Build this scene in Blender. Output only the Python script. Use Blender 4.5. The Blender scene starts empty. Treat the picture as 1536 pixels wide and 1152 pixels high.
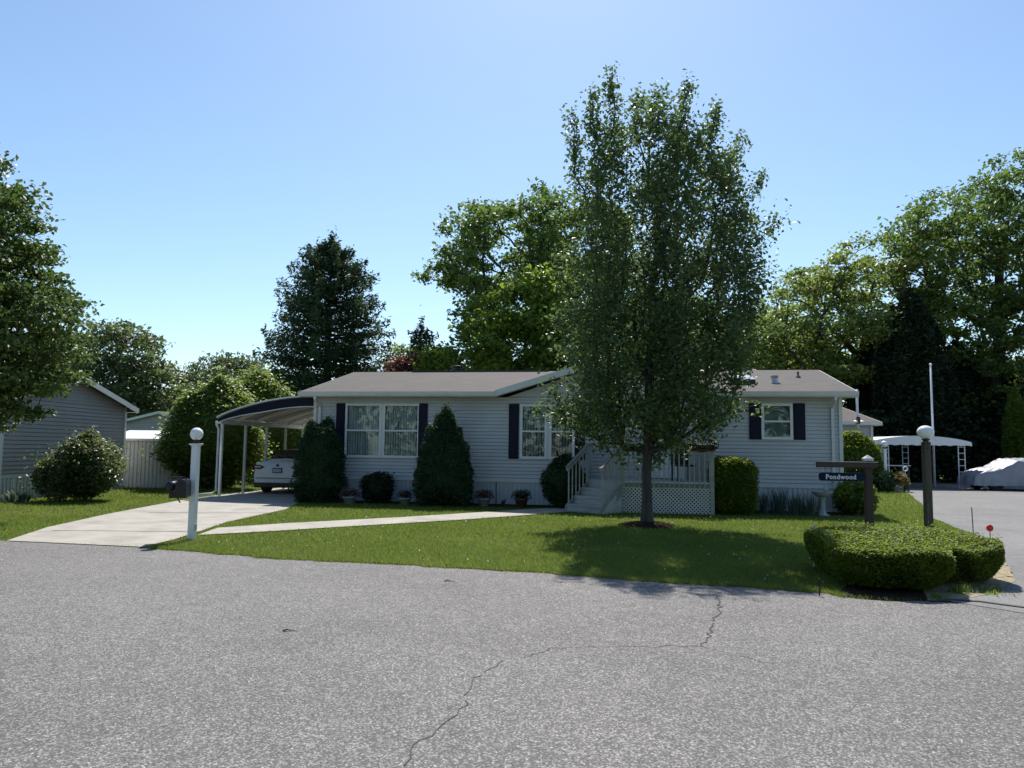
import bpy, math, random
import numpy as np
from mathutils import Vector, Matrix
R = math.radians
random.seed(7)
rng = np.random.default_rng(11)
scene = bpy.context.scene
C = scene.collection

# ------------------------------------------------------------------ camera
F = 1130.0
CAMZ = 1.6
cam_d = bpy.data.cameras.new('camera'); cam = bpy.data.objects.new('camera', cam_d); C.objects.link(cam)
cam_d.sensor_width = 36; cam_d.lens = F / 1536 * 36; cam_d.clip_start = 0.1; cam_d.clip_end = 2000
RM = Matrix.Rotation(R(90 + 4.86), 3, 'X') @ Matrix.Rotation(R(0.7), 3, 'Z')
cam.matrix_world = Matrix.Translation((0, 0, CAMZ)) @ RM.to_4x4()
scene.camera = cam

def ray(u, v): return RM @ Vector(((u - 768) / F, (576 - v) / F, -1))
def G(u, v, z=0.0):                       # point of the ground seen at (u, v)
    d = ray(u, v); t = (z - CAMZ) / d.z
    return Vector((d.x * t, d.y * t, z))
def P(u, v, Y):                           # point at distance Y
    d = ray(u, v); t = Y / d.y
    return Vector((d.x * t, Y, CAMZ + d.z * t))

# ------------------------------------------------------------------ materials
def new_mat(name):
    m = bpy.data.materials.new(name); m.use_nodes = True
    nt = m.node_tree; nt.nodes.clear()
    out = nt.nodes.new('ShaderNodeOutputMaterial')
    return m, nt, out
def N(nt, t, **kw):
    n = nt.nodes.new('ShaderNode' + t)
    for k, v in kw.items():
        if k in n.inputs: n.inputs[k].default_value = v
        else: setattr(n, k, v)
    return n
def mixrgb(nt, fac, a, b, mode='MIX'):
    n = nt.nodes.new('ShaderNodeMix'); n.data_type = 'RGBA'; n.blend_type = mode
    for s, v in ((n.inputs[0], fac), (n.inputs[6], a), (n.inputs[7], b)):
        if hasattr(v, 'is_output'): nt.links.new(v, s)
        elif v is not None: s.default_value = v if isinstance(v, (int, float)) else (*v, 1)[:4]
    return n.outputs[2]
def ramp(nt, src, stops):
    n = nt.nodes.new('ShaderNodeValToRGB'); e = n.color_ramp.elements
    while len(e) < len(stops): e.new(0.5)
    for i, (p, c) in enumerate(stops):
        e[i].position = p; e[i].color = (*c, 1) if not isinstance(c, (int, float)) else (c, c, c, 1)
    nt.links.new(src, n.inputs[0]); return n.outputs[0]
def coords(nt, obj=True, scale=None):
    tc = nt.nodes.new('ShaderNodeTexCoord'); o = tc.outputs['Object']
    if scale:
        mp = nt.nodes.new('ShaderNodeMapping'); mp.inputs['Scale'].default_value = scale
        nt.links.new(o, mp.inputs[0]); o = mp.outputs[0]
    return o
def noise(nt, vec, scale, detail=4, rough=0.55, out=0):
    n = nt.nodes.new('ShaderNodeTexNoise'); n.inputs['Scale'].default_value = scale
    n.inputs['Detail'].default_value = detail; n.inputs['Roughness'].default_value = rough
    nt.links.new(vec, n.inputs['Vector']); return n.outputs[out]
def bump(nt, h, strength=0.3, dist=0.01):
    b = nt.nodes.new('ShaderNodeBump'); b.inputs['Strength'].default_value = strength
    b.inputs['Distance'].default_value = dist; nt.links.new(h, b.inputs['Height']); return b.outputs[0]
def simple(name, col, rough=0.6, var=0.15, vs=3.0, metal=0.0, bmp=0.0, bs=60, spec=0.5, dirt=None, scale=None):
    m, nt, out = new_mat(name)
    b = N(nt, 'BsdfPrincipled', Roughness=rough, Metallic=metal)
    b.inputs['Specular IOR Level'].default_value = spec
    v = coords(nt, scale=scale)
    nz = noise(nt, v, vs, 5)
    lo = tuple(c * (1 - var) for c in col); hi = tuple(min(1, c * (1 + var)) for c in col)
    c = ramp(nt, nz, [(0.3, lo), (0.7, hi)])
    if dirt:
        d = ramp(nt, noise(nt, v, vs * 0.37, 6, 0.65), [(0.52, 0.0), (0.72, 1.0)])
        c = mixrgb(nt, d, c, dirt)
    nt.links.new(c, b.inputs['Base Color'])
    if bmp: nt.links.new(bump(nt, noise(nt, v, bs, 3), bmp), b.inputs['Normal'])
    nt.links.new(b.outputs[0], out.inputs[0]); return m
def leafmat(name, dark, light, trans=(0.3, 0.42, 0.05), tw=0.35, rough=0.5, gloss=0.35, third=None):
    m, nt, out = new_mat(name)
    at = nt.nodes.new('ShaderNodeAttribute'); at.attribute_name = 'rnd'
    if name in ('oak_leaf', 'far_leaf', 'spruce_needle', 'yellowgreen_leaf', 'edge_tree_leaf', 'dark_leaf', 'dwarf_spruce_needle', 'shrub_leaf'):
        dark = tuple(c * 1.3 for c in dark); light = tuple(c * 1.25 for c in light); trans = tuple(c * 1.1 for c in trans)
    stops = [(0.0, dark), (0.75, light), (1.0, third or tuple(min(1, c * 1.35) for c in light))]
    c = ramp(nt, at.outputs['Fac'], stops)
    b = N(nt, 'BsdfPrincipled', Roughness=rough); b.inputs['Specular IOR Level'].default_value = gloss
    nt.links.new(c, b.inputs['Base Color'])
    t = nt.nodes.new('ShaderNodeBsdfTranslucent')
    tc = mixrgb(nt, 0.55, c, trans)
    nt.links.new(tc, t.inputs[0])
    mx = nt.nodes.new('ShaderNodeMixShader'); mx.inputs[0].default_value = tw
    nt.links.new(b.outputs[0], mx.inputs[1]); nt.links.new(t.outputs[0], mx.inputs[2])
    nt.links.new(mx.outputs[0], out.inputs[0]); return m

M = {}
M['siding'] = simple('siding', (0.53, 0.55, 0.54), 0.45, 0.09, 0.9, dirt=(0.44, 0.45, 0.43))
M['siding_tan'] = simple('siding_tan', (0.34, 0.32, 0.30), 0.5, 0.08, 0.8)
M['siding_pale'] = simple('siding_pale', (0.45, 0.48, 0.50), 0.5, 0.08, 0.8)
M['siding_far'] = simple('siding_far', (0.36, 0.35, 0.34), 0.5, 0.08, 0.8)
M['trim'] = simple('trim', (0.66, 0.67, 0.64), 0.45, 0.06, 2.0)
M['white'] = simple('white', (0.78, 0.78, 0.76), 0.4, 0.05, 3.0)
M['skirt'] = simple('skirt', (0.52, 0.545, 0.555), 0.45, 0.07, 1.3, dirt=(0.38, 0.38, 0.34))
M['navy'] = simple('navy', (0.007, 0.008, 0.025), 0.6, 0.2, 4, spec=.25)
M['black'] = simple('black', (0.012, 0.012, 0.015), 0.35, 0.2, 6)
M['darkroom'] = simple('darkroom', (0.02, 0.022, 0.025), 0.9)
M['blind'] = simple('blind', (0.75, 0.80, 0.77), 0.6, 0.08, 5)
M['curtain_and_reflection'] = simple('curtain_and_reflection', (0.62, 0.66, 0.64), 0.8, 0.08, 5)
M['deckwood'] = simple('deckwood', (0.36, 0.37, 0.36), 0.7, 0.18, 3, bmp=0.15, bs=30, scale=(1, 1, 6))
M['deckgreen'] = simple('deckgreen', (0.24, 0.29, 0.26), 0.7, 0.15, 3)
M['lattice'] = simple('lattice', (0.62, 0.63, 0.60), 0.6, 0.1, 3)
M['railcap'] = simple('railcap', (0.17, 0.14, 0.13), 0.6, 0.2, 5)
M['brownwood'] = simple('brownwood', (0.055, 0.032, 0.022), 0.6, 0.3, 6, bmp=0.25, bs=25, scale=(1, 1, .2))
M['oldwood'] = simple('oldwood', (0.075, 0.065, 0.04), 0.75, 0.35, 5, bmp=0.4, bs=30, scale=(4, 4, .6), dirt=(0.03, 0.03, 0.02))
M['signblue'] = simple('signblue', (0.008, 0.016, 0.035), 0.7, 0.15, 5, spec=.15)
M['letter'] = simple('letter', (0.85, 0.85, 0.82), 0.5, 0.02)
M['globe'] = simple('globe', (0.85, 0.85, 0.82), 0.12, 0.02, 2)
M['carpaint'] = simple('carpaint', (0.72, 0.73, 0.74), 0.18, 0.02, 1)
M['tyre'] = simple('tyre', (0.015, 0.015, 0.016), 0.85)
M['alloy'] = simple('alloy', (0.45, 0.46, 0.48), 0.3, 0.05, metal=0.9)
M['redlamp'] = simple('redlamp', (0.05, 0.008, 0.010), 0.15, 0.1)
M['clearlamp'] = simple('clearlamp', (0.7, 0.7, 0.72), 0.1, 0.05)
M['cover'] = simple('cover', (0.28, 0.28, 0.31), 0.5, 0.12, 4, metal=0.15, bmp=0.5, bs=7)
M['terracotta'] = simple('terracotta', (0.10, 0.05, 0.04), 0.8)
M['greypot'] = simple('greypot', (0.35, 0.38, 0.40), 0.6)
M['stone'] = simple('stone', (0.45, 0.43, 0.40), 0.85, 0.3, 8, bmp=0.6, bs=20)
M['birdstone'] = simple('birdstone', (0.32, 0.38, 0.36), 0.8, 0.25, 12, bmp=0.3)
M['mulch'] = simple('mulch', (0.028, 0.016, 0.012), 1.0, 0.5, 40, bmp=0.6, bs=60, spec=.05)
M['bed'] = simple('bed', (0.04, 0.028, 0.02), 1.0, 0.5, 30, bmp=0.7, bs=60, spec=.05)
M['drybed'] = simple('drybed', (0.30, 0.24, 0.15), 0.95, 0.4, 14, bmp=1.0, bs=60, dirt=(0.10, 0.12, 0.04))
M['bark'] = simple('bark', (0.06, 0.055, 0.045), 0.9, 0.4, 6, bmp=0.9, bs=18, scale=(3, 3, .6), dirt=(0.10, 0.11, 0.085))
M['barkdark'] = simple('barkdark', (0.05, 0.042, 0.035), 0.9, 0.4, 3, bmp=0.5, bs=12, scale=(3, 3, .6))
M['metal'] = simple('metal', (0.55, 0.56, 0.57), 0.4, 0.08, 4, metal=0.5)
M['flagpole'] = simple('flagpole', (0.75, 0.76, 0.78), 0.35, 0.05, 4)
M['rust'] = simple('rust', (0.10, 0.07, 0.05), 0.6)
M['red'] = simple('red', (0.65, 0.02, 0.02), 0.35, 0.05)
M['cap'] = simple('cap', (0.55, 0.52, 0.50), 0.4)
M['crack'] = simple('crack', (0.05, 0.048, 0.046), 0.95)
M['shed'] = simple('shed', (0.60, 0.60, 0.56), 0.5, 0.08, 1.5)
M['soffit'] = simple('soffit', (0.55, 0.55, 0.50), 0.6, 0.05)
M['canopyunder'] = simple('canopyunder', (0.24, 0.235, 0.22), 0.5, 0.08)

def glassmat():
    m, nt, out = new_mat('window_glass')
    g = N(nt, 'BsdfGlossy', Roughness=0.02); g.inputs[0].default_value = (0.9, 0.95, 1, 1)
    t = nt.nodes.new('ShaderNodeBsdfTransparent'); t.inputs[0].default_value = (0.90, 0.94, 0.94, 1)
    fr = N(nt, 'Fresnel', IOR=1.5)
    ad = N(nt, 'Math', operation='MULTIPLY'); ad.inputs[1].default_value = 0.9
    nt.links.new(fr.outputs[0], ad.inputs[0])
    mx = nt.nodes.new('ShaderNodeMixShader')
    nt.links.new(ad.outputs[0], mx.inputs[0]); nt.links.new(t.outputs[0], mx.inputs[1]); nt.links.new(g.outputs[0], mx.inputs[2])
    nt.links.new(mx.outputs[0], out.inputs[0]); return m
M['glass'] = glassmat()
M['darkglass'] = simple('darkglass', (0.01, 0.013, 0.015), 0.05, 0.05)

def shingle():
    m, nt, out = new_mat('shingles')
    b = N(nt, 'BsdfPrincipled', Roughness=0.9)
    v = coords(nt)
    br = N(nt, 'TexBrick', Scale=1.0); br.inputs['Brick Width'].default_value = 0.28; br.inputs['Row Height'].default_value = 0.13
    br.inputs['Mortar Size'].default_value = 0.006; br.inputs['Mortar Smooth'].default_value = 0.3
    br.inputs['Color1'].default_value = (0.085, 0.070, 0.063, 1); br.inputs['Color2'].default_value = (0.055, 0.046, 0.043, 1)
    br.inputs['Mortar'].default_value = (0.035, 0.03, 0.028, 1)
    nt.links.new(v, br.inputs['Vector'])
    n1 = noise(nt, v, 1.6, 6, 0.7)
    c = mixrgb(nt, 0.35, br.outputs[0], ramp(nt, n1, [(0.3, (0.045, 0.037, 0.033)), (0.7, (0.125, 0.107, 0.097))]))
    n2 = noise(nt, v, 55, 2)
    c = mixrgb(nt, 0.4, c, ramp(nt, n2, [(0.3, (0.03, 0.026, 0.025)), (0.7, (0.15, 0.122, 0.11))]))
    st = ramp(nt, noise(nt, coords(nt, scale=(0.9, 7, 7)), 1.7, 5, 0.7), [(0.32, 0.55), (0.68, 1.15)])
    c = mixrgb(nt, 1.0, c, st, 'MULTIPLY')
    nt.links.new(c, b.inputs['Base Color'])
    nt.links.new(bump(nt, br.outputs['Fac'], -0.4, 0.01), b.inputs['Normal'])
    nt.links.new(b.outputs[0], out.inputs[0]); return m
M['shingle'] = shingle()

def asphalt(name, lo, mid, hi, sc, contrast=1.0):
    m, nt, out = new_mat(name)
    b = N(nt, 'BsdfPrincipled', Roughness=0.85); b.inputs['Specular IOR Level'].default_value = 0.3
    v = coords(nt)
    vo = nt.nodes.new('ShaderNodeTexVoronoi'); vo.inputs['Scale'].default_value = sc
    nt.links.new(v, vo.inputs['Vector'])
    sep = nt.nodes.new('ShaderNodeSeparateColor'); nt.links.new(vo.outputs['Color'], sep.inputs[0])
    c1 = ramp(nt, sep.outputs[0], [(0.0, lo), (0.55, mid), (0.86, mid), (1.0, hi)])
    vo2 = nt.nodes.new('ShaderNodeTexVoronoi'); vo2.inputs['Scale'].default_value = sc * 0.62
    nt.links.new(v, vo2.inputs['Vector'])
    sep2 = nt.nodes.new('ShaderNodeSeparateColor'); nt.links.new(vo2.outputs['Color'], sep2.inputs[0])
    c2 = ramp(nt, sep2.outputs[1], [(0.0, lo), (0.6, mid), (1.0, hi)])
    c = mixrgb(nt, 0.35, c1, c2)
    big = ramp(nt, noise(nt, v, 0.33, 8, 0.68), [(0.3, 0.78), (0.5, 1.0), (0.72, 1.14)])
    c = mixrgb(nt, 1.0, c, big, 'MULTIPLY')
    med = ramp(nt, noise(nt, v, 5, 4, 0.6), [(0.35, 0.92), (0.65, 1.06)])
    c = mixrgb(nt, 1.0, c, med, 'MULTIPLY')
    nt.links.new(c, b.inputs['Base Color'])
    nt.links.new(bump(nt, vo.outputs['Distance'], 0.35, 0.004), b.inputs['Normal'])
    nt.links.new(b.outputs[0], out.inputs[0]); return m
M['asphalt'] = asphalt('asphalt', (0.058, 0.055, 0.053), (0.135, 0.128, 0.122), (0.52, 0.49, 0.46), 125)
M['asphalt2'] = asphalt('side_asphalt', (0.135, 0.13, 0.13), (0.19, 0.185, 0.18), (0.31, 0.295, 0.29), 90)
M['concrete'] = simple('concrete', (0.34, 0.315, 0.27), 0.85, 0.16, 2.2, bmp=0.25, bs=120, dirt=(0.23, 0.21, 0.18))

def groundmat():
    m, nt, out = new_mat('lawn_ground')
    b = N(nt, 'BsdfPrincipled', Roughness=0.95); b.inputs['Specular IOR Level'].default_value = 0.1
    v = coords(nt)
    a = ramp(nt, noise(nt, v, 0.5, 6, 0.6), [(0.3, (0.06, 0.10, 0.016)), (0.55, (0.09, 0.13, 0.024)), (0.75, (0.15, 0.15, 0.05))])
    c = mixrgb(nt, 0.5, a, ramp(nt, noise(nt, v, 35, 4, 0.7), [(0.3, (0.02, 0.04, 0.008)), (0.7, (0.12, 0.16, 0.035))]))
    nt.links.new(c, b.inputs['Base Color'])
    nt.links.new(bump(nt, noise(nt, v, 60, 3), 0.9, 0.03), b.inputs['Normal'])
    nt.links.new(b.outputs[0], out.inputs[0]); return m
M['ground'] = groundmat()
M['grass'] = leafmat('grass_blades', (0.075, 0.12, 0.02), (0.16, 0.215, 0.042), (0.36, 0.46, 0.07), 0.42, 0.6, 0.15, (0.30, 0.27, 0.10))
M['leaf_maple'] = leafmat('maple_leaf', (0.036, 0.066, 0.022), (0.12, 0.175, 0.062), (0.24, 0.38, 0.09), 0.33, 0.45, 0.4, (0.16, 0.19, 0.10))
M['leaf_oak'] = leafmat('oak_leaf', (0.035, 0.062, 0.018), (0.115, 0.165, 0.04), (0.24, 0.38, 0.07), 0.33, 0.5, 0.3)
M['leaf_edge'] = leafmat('edge_tree_leaf', (0.022, 0.045, 0.014), (0.08, 0.12, 0.03), (0.20, 0.32, 0.06), 0.24, 0.5, 0.3)
M['leaf_light'] = leafmat('light_leaf', (0.05, 0.09, 0.014), (0.15, 0.22, 0.03), (0.40, 0.54, 0.07), 0.45, 0.45, 0.35)
M['leaf_yellow'] = leafmat('yellowgreen_leaf', (0.055, 0.09, 0.02), (0.16, 0.21, 0.05), (0.34, 0.46, 0.09), 0.42, 0.45, 0.4, (0.28, 0.22, 0.08))
M['leaf_hedge'] = leafmat('hedge_leaf', (0.035, 0.065, 0.01), (0.125, 0.18, 0.022), (0.46, 0.58, 0.06), 0.38, 0.5, 0.25)
M['leaf_spruce'] = leafmat('spruce_needle', (0.020, 0.042, 0.022), (0.055, 0.09, 0.042), (0.12, 0.18, 0.05), 0.2, 0.6, 0.25)
M['leaf_alberta'] = leafmat('dwarf_spruce_needle', (0.012, 0.032, 0.014), (0.030, 0.062, 0.022), (0.08, 0.14, 0.03), 0.12, 0.6, 0.2)
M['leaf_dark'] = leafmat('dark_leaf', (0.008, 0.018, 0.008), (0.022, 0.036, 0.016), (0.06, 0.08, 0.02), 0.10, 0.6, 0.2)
M['leaf_shrub'] = leafmat('shrub_leaf', (0.03, 0.055, 0.02), (0.10, 0.13, 0.05), (0.28, 0.34, 0.10), 0.32, 0.4, 0.5, (0.26, 0.24, 0.12))
M['leaf_red'] = leafmat('red_leaf', (0.06, 0.03, 0.02), (0.16, 0.07, 0.05), (0.25, 0.10, 0.06), 0.3)
M['leaf_magenta'] = leafmat('magenta_petals', (0.16, 0.01, 0.10), (0.34, 0.02, 0.20), (0.5, 0.05, 0.3), 0.3, third=(0.5, 0.25, 0.4))
M['leaf_white'] = leafmat('white_petals', (0.45, 0.45, 0.42), (0.7, 0.7, 0.68), (0.8, 0.8, 0.7), 0.3)
M['leaf_orange'] = leafmat('orange_petals', (0.25, 0.10, 0.02), (0.5, 0.25, 0.05), (0.6, 0.4, 0.1), 0.3, third=(0.6, 0.5, 0.2))
M['leaf_far'] = leafmat('far_leaf', (0.04, 0.06, 0.028), (0.09, 0.12, 0.05), (0.25, 0.32, 0.08), 0.3)
M['leaf_teal'] = leafmat('lavender_leaf', (0.04, 0.07, 0.06), (0.10, 0.14, 0.11), (0.15, 0.2, 0.12), 0.25)

# ------------------------------------------------------------------ mesh helpers
def fast_mesh(name, V, faces_flat, nper, mat, parent=None, rnd=None):
    me = bpy.data.meshes.new(name)
    V = np.asarray(V, dtype=np.float32); nv = len(V)
    fi = np.asarray(faces_flat, dtype=np.int32).ravel(); nf = len(fi) // nper
    me.vertices.add(nv); me.vertices.foreach_set('co', V.ravel())
    me.loops.add(len(fi)); me.loops.foreach_set('vertex_index', fi)
    me.polygons.add(nf); me.polygons.foreach_set('loop_start', np.arange(nf, dtype=np.int32) * nper)
    if rnd is not None:
        a = me.attributes.new('rnd', 'FLOAT', 'FACE'); a.data.foreach_set('value', np.asarray(rnd, dtype=np.float32))
    me.update(calc_edges=True)
    me.materials.append(mat)
    o = bpy.data.objects.new(name, me); C.objects.link(o)
    if parent: o.parent = parent
    return o

class MB:
    def __init__(s): s.v = []; s.f = []; s.sm = False
    def add(s, vs, fs):
        k = len(s.v); s.v += [tuple(v) for v in vs]; s.f += [tuple(i + k for i in f) for f in fs]; return s
    def box(s, x0, x1, y0, y1, z0, z1):
        return s.add([(x0,y0,z0),(x1,y0,z0),(x1,y1,z0),(x0,y1,z0),(x0,y0,z1),(x1,y0,z1),(x1,y1,z1),(x0,y1,z1)],
                     [(0,3,2,1),(4,5,6,7),(0,1,5,4),(1,2,6,5),(2,3,7,6),(3,0,4,7)])
    def bar(s, a, b, w, h, up=(0, 0, 1)):       # rectangular bar between two points
        a = Vector(a); b = Vector(b); d = (b - a).normalized(); up = Vector(up)
        if abs(d.dot(up)) > 0.99: up = Vector((0, 1, 0))
        sx = d.cross(up).normalized() * w / 2; uz = sx.cross(d).normalized() * h / 2
        vs = [a - sx - uz, a + sx - uz, a + sx + uz, a - sx + uz, b - sx - uz, b + sx - uz, b + sx + uz, b - sx + uz]
        return s.add(vs, [(0,3,2,1),(4,5,6,7),(0,1,5,4),(1,2,6,5),(2,3,7,6),(3,0,4,7)])
    def tube(s, pts, r, n=8, cap=True):
        pts = [Vector(p) for p in pts]; k0 = len(s.v); rs = r if isinstance(r, (list, tuple)) else [r] * len(pts)
        ref = Vector((0.3, 0.9, 0.1)); m = len(pts)
        for i, p in enumerate(pts):
            d = (pts[min(i + 1, m - 1)] - pts[max(i - 1, 0)]).normalized()
            if abs(d.dot(ref)) > 0.98: ref = Vector((1, 0, 0))
            a = d.cross(ref).normalized(); b = d.cross(a)
            for j in range(n):
                t = 2 * math.pi * j / n; s.v.append(tuple(p + (a * math.cos(t) + b * math.sin(t)) * rs[i]))
        for i in range(m - 1):
            for j in range(n):
                s.f.append((k0 + i*n + j, k0 + i*n + (j+1) % n, k0 + (i+1)*n + (j+1) % n, k0 + (i+1)*n + j))
        if cap:
            s.f.append(tuple(k0 + j for j in range(n))[::-1]); s.f.append(tuple(k0 + (m-1)*n + j for j in range(n)))
        return s
    def lathe(s, c, prof, n=20, sx=1, sy=1):    # prof: (r, z)
        k0 = len(s.v)
        for r, z in prof:
            for j in range(n):
                t = 2 * math.pi * j / n; s.v.append((c[0] + r*sx*math.cos(t), c[1] + r*sy*math.sin(t), c[2] + z))
        for i in range(len(prof) - 1):
            for j in range(n):
                s.f.append((k0 + i*n + j, k0 + i*n + (j+1) % n, k0 + (i+1)*n + (j+1) % n, k0 + (i+1)*n + j))
        s.f.append(tuple(k0 + j for j in range(n))[::-1]); s.f.append(tuple(k0 + (len(prof)-1)*n + j for j in range(n)))
        return s
    def prism(s, poly, z0, z1):                 # poly list of (x, y)
        n = len(poly)
        return s.add([(x, y, z0) for x, y in poly] + [(x, y, z1) for x, y in poly],
                     [tuple(range(n))[::-1], tuple(range(n, 2*n))] + [(i, (i+1) % n, n + (i+1) % n, n + i) for i in range(n)])
    def prism_y(s, poly, y0, y1):               # poly list of (x, z), extruded along y
        n = len(poly)
        return s.add([(x, y0, z) for x, z in poly] + [(x, y1, z) for x, z in poly],
                     [tuple(range(n)), tuple(range(n, 2*n))[::-1]] + [(i, n + i, n + (i+1) % n, (i+1) % n) for i in range(n)])
    def build(s, name, mat, parent=None, smooth=False, bevel=0):
        me = bpy.data.meshes.new(name); me.from_pydata(s.v, [], s.f); me.update()
        me.materials.append(mat)
        if smooth: me.polygons.foreach_set('use_smooth', [True] * len(me.polygons))
        o = bpy.data.objects.new(name, me); C.objects.link(o)
        if parent: o.parent = parent
        if bevel:
            b = o.modifiers.new('bevel', 'BEVEL'); b.width = bevel; b.segments = 2; b.limit_method = 'ANGLE'
        return o

def tag(o, label=None, cat=None, group=None, kind=None):
    if label: o['label'] = label
    if cat: o['category'] = cat
    if group: o['group'] = group
    if kind: o['kind'] = kind
    return o
def empty(name, loc, rz=0, label=None, cat=None, group=None):
    o = bpy.data.objects.new(name, None); C.objects.link(o); o.location = loc; o.rotation_euler = (0, 0, rz)
    o.empty_display_size = 0.2
    return tag(o, label, cat, group)
def copy_tree(o, parent=None):
    c = o.copy(); C.objects.link(c)
    if parent: c.parent = parent
    for ch in [x for x in bpy.data.objects if x.parent == o]: copy_tree(ch, c)
    return c

def leaf_geo(cen, size, nrm_bias=0.3, aspect=0.62, fold=0.25, sizevar=0.35):
    """many small folded leaves: two triangles each"""
    n = len(cen)
    nr = rng.normal(size=(n, 3)); nr /= np.linalg.norm(nr, axis=1, keepdims=True)
    nr[:, 2] = np.abs(nr[:, 2]) + nrm_bias; nr /= np.linalg.norm(nr, axis=1, keepdims=True)
    t = rng.normal(size=(n, 3)); a = np.cross(nr, t); a /= np.linalg.norm(a, axis=1, keepdims=True)
    b = np.cross(nr, a)
    s = size * (1 + sizevar * rng.uniform(-1, 1, n))[:, None]
    p0 = cen - a * s * 0.5; p2 = cen + a * s * 0.5
    mid = cen - a * s * 0.08
    p1 = mid + b * s * 0.5 * aspect + nr * s * fold * 0.5; p3 = mid - b * s * 0.5 * aspect + nr * s * fold * 0.5
    V = np.stack([p0, p1, p2, p3], 1).reshape(-1, 3)
    k = np.arange(n, dtype=np.int32)[:, None] * 4
    Fc = np.concatenate([k + [[0, 1, 2]], k + [[0, 2, 3]]], 1).reshape(-1, 3)
    return V, Fc
def leaves(name, cen, size, mat, parent, rnd=None, **kw):
    cen = np.asarray(cen); V, Fc = leaf_geo(cen, size, **kw)
    if rnd is None: rnd = rng.uniform(0, 1, len(cen))
    return fast_mesh(name, V, Fc, 3, mat, parent, np.repeat(rnd, 2))

def seg_tubes(name, A, B, ra, rb, mat, parent, n=6):
    A = np.asarray(A); B = np.asarray(B); d = B - A; L = np.linalg.norm(d, axis=1, keepdims=True); d = d / np.maximum(L, 1e-6)
    ref = np.tile([[0.31, 0.87, 0.13]], (len(A), 1)); a = np.cross(d, ref); a /= np.linalg.norm(a, axis=1, keepdims=True); b = np.cross(d, a)
    th = np.arange(n) * 2 * np.pi / n
    ring = a[:, None, :] * np.cos(th)[None, :, None] + b[:, None, :] * np.sin(th)[None, :, None]
    V = np.concatenate([A[:, None] + ring * np.asarray(ra)[:, None, None], B[:, None] + ring * np.asarray(rb)[:, None, None]], 1).reshape(-1, 3)
    k = (np.arange(len(A)) * 2 * n)[:, None, None]
    j = np.arange(n); q = np.stack([j, (j+1) % n, n + (j+1) % n, n + j], 1)[None]
    o = fast_mesh(name, V, (k + q).reshape(-1, 4), 4, mat, parent)
    o.data.polygons.foreach_set('use_smooth', [True] * len(o.data.polygons)); return o

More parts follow.
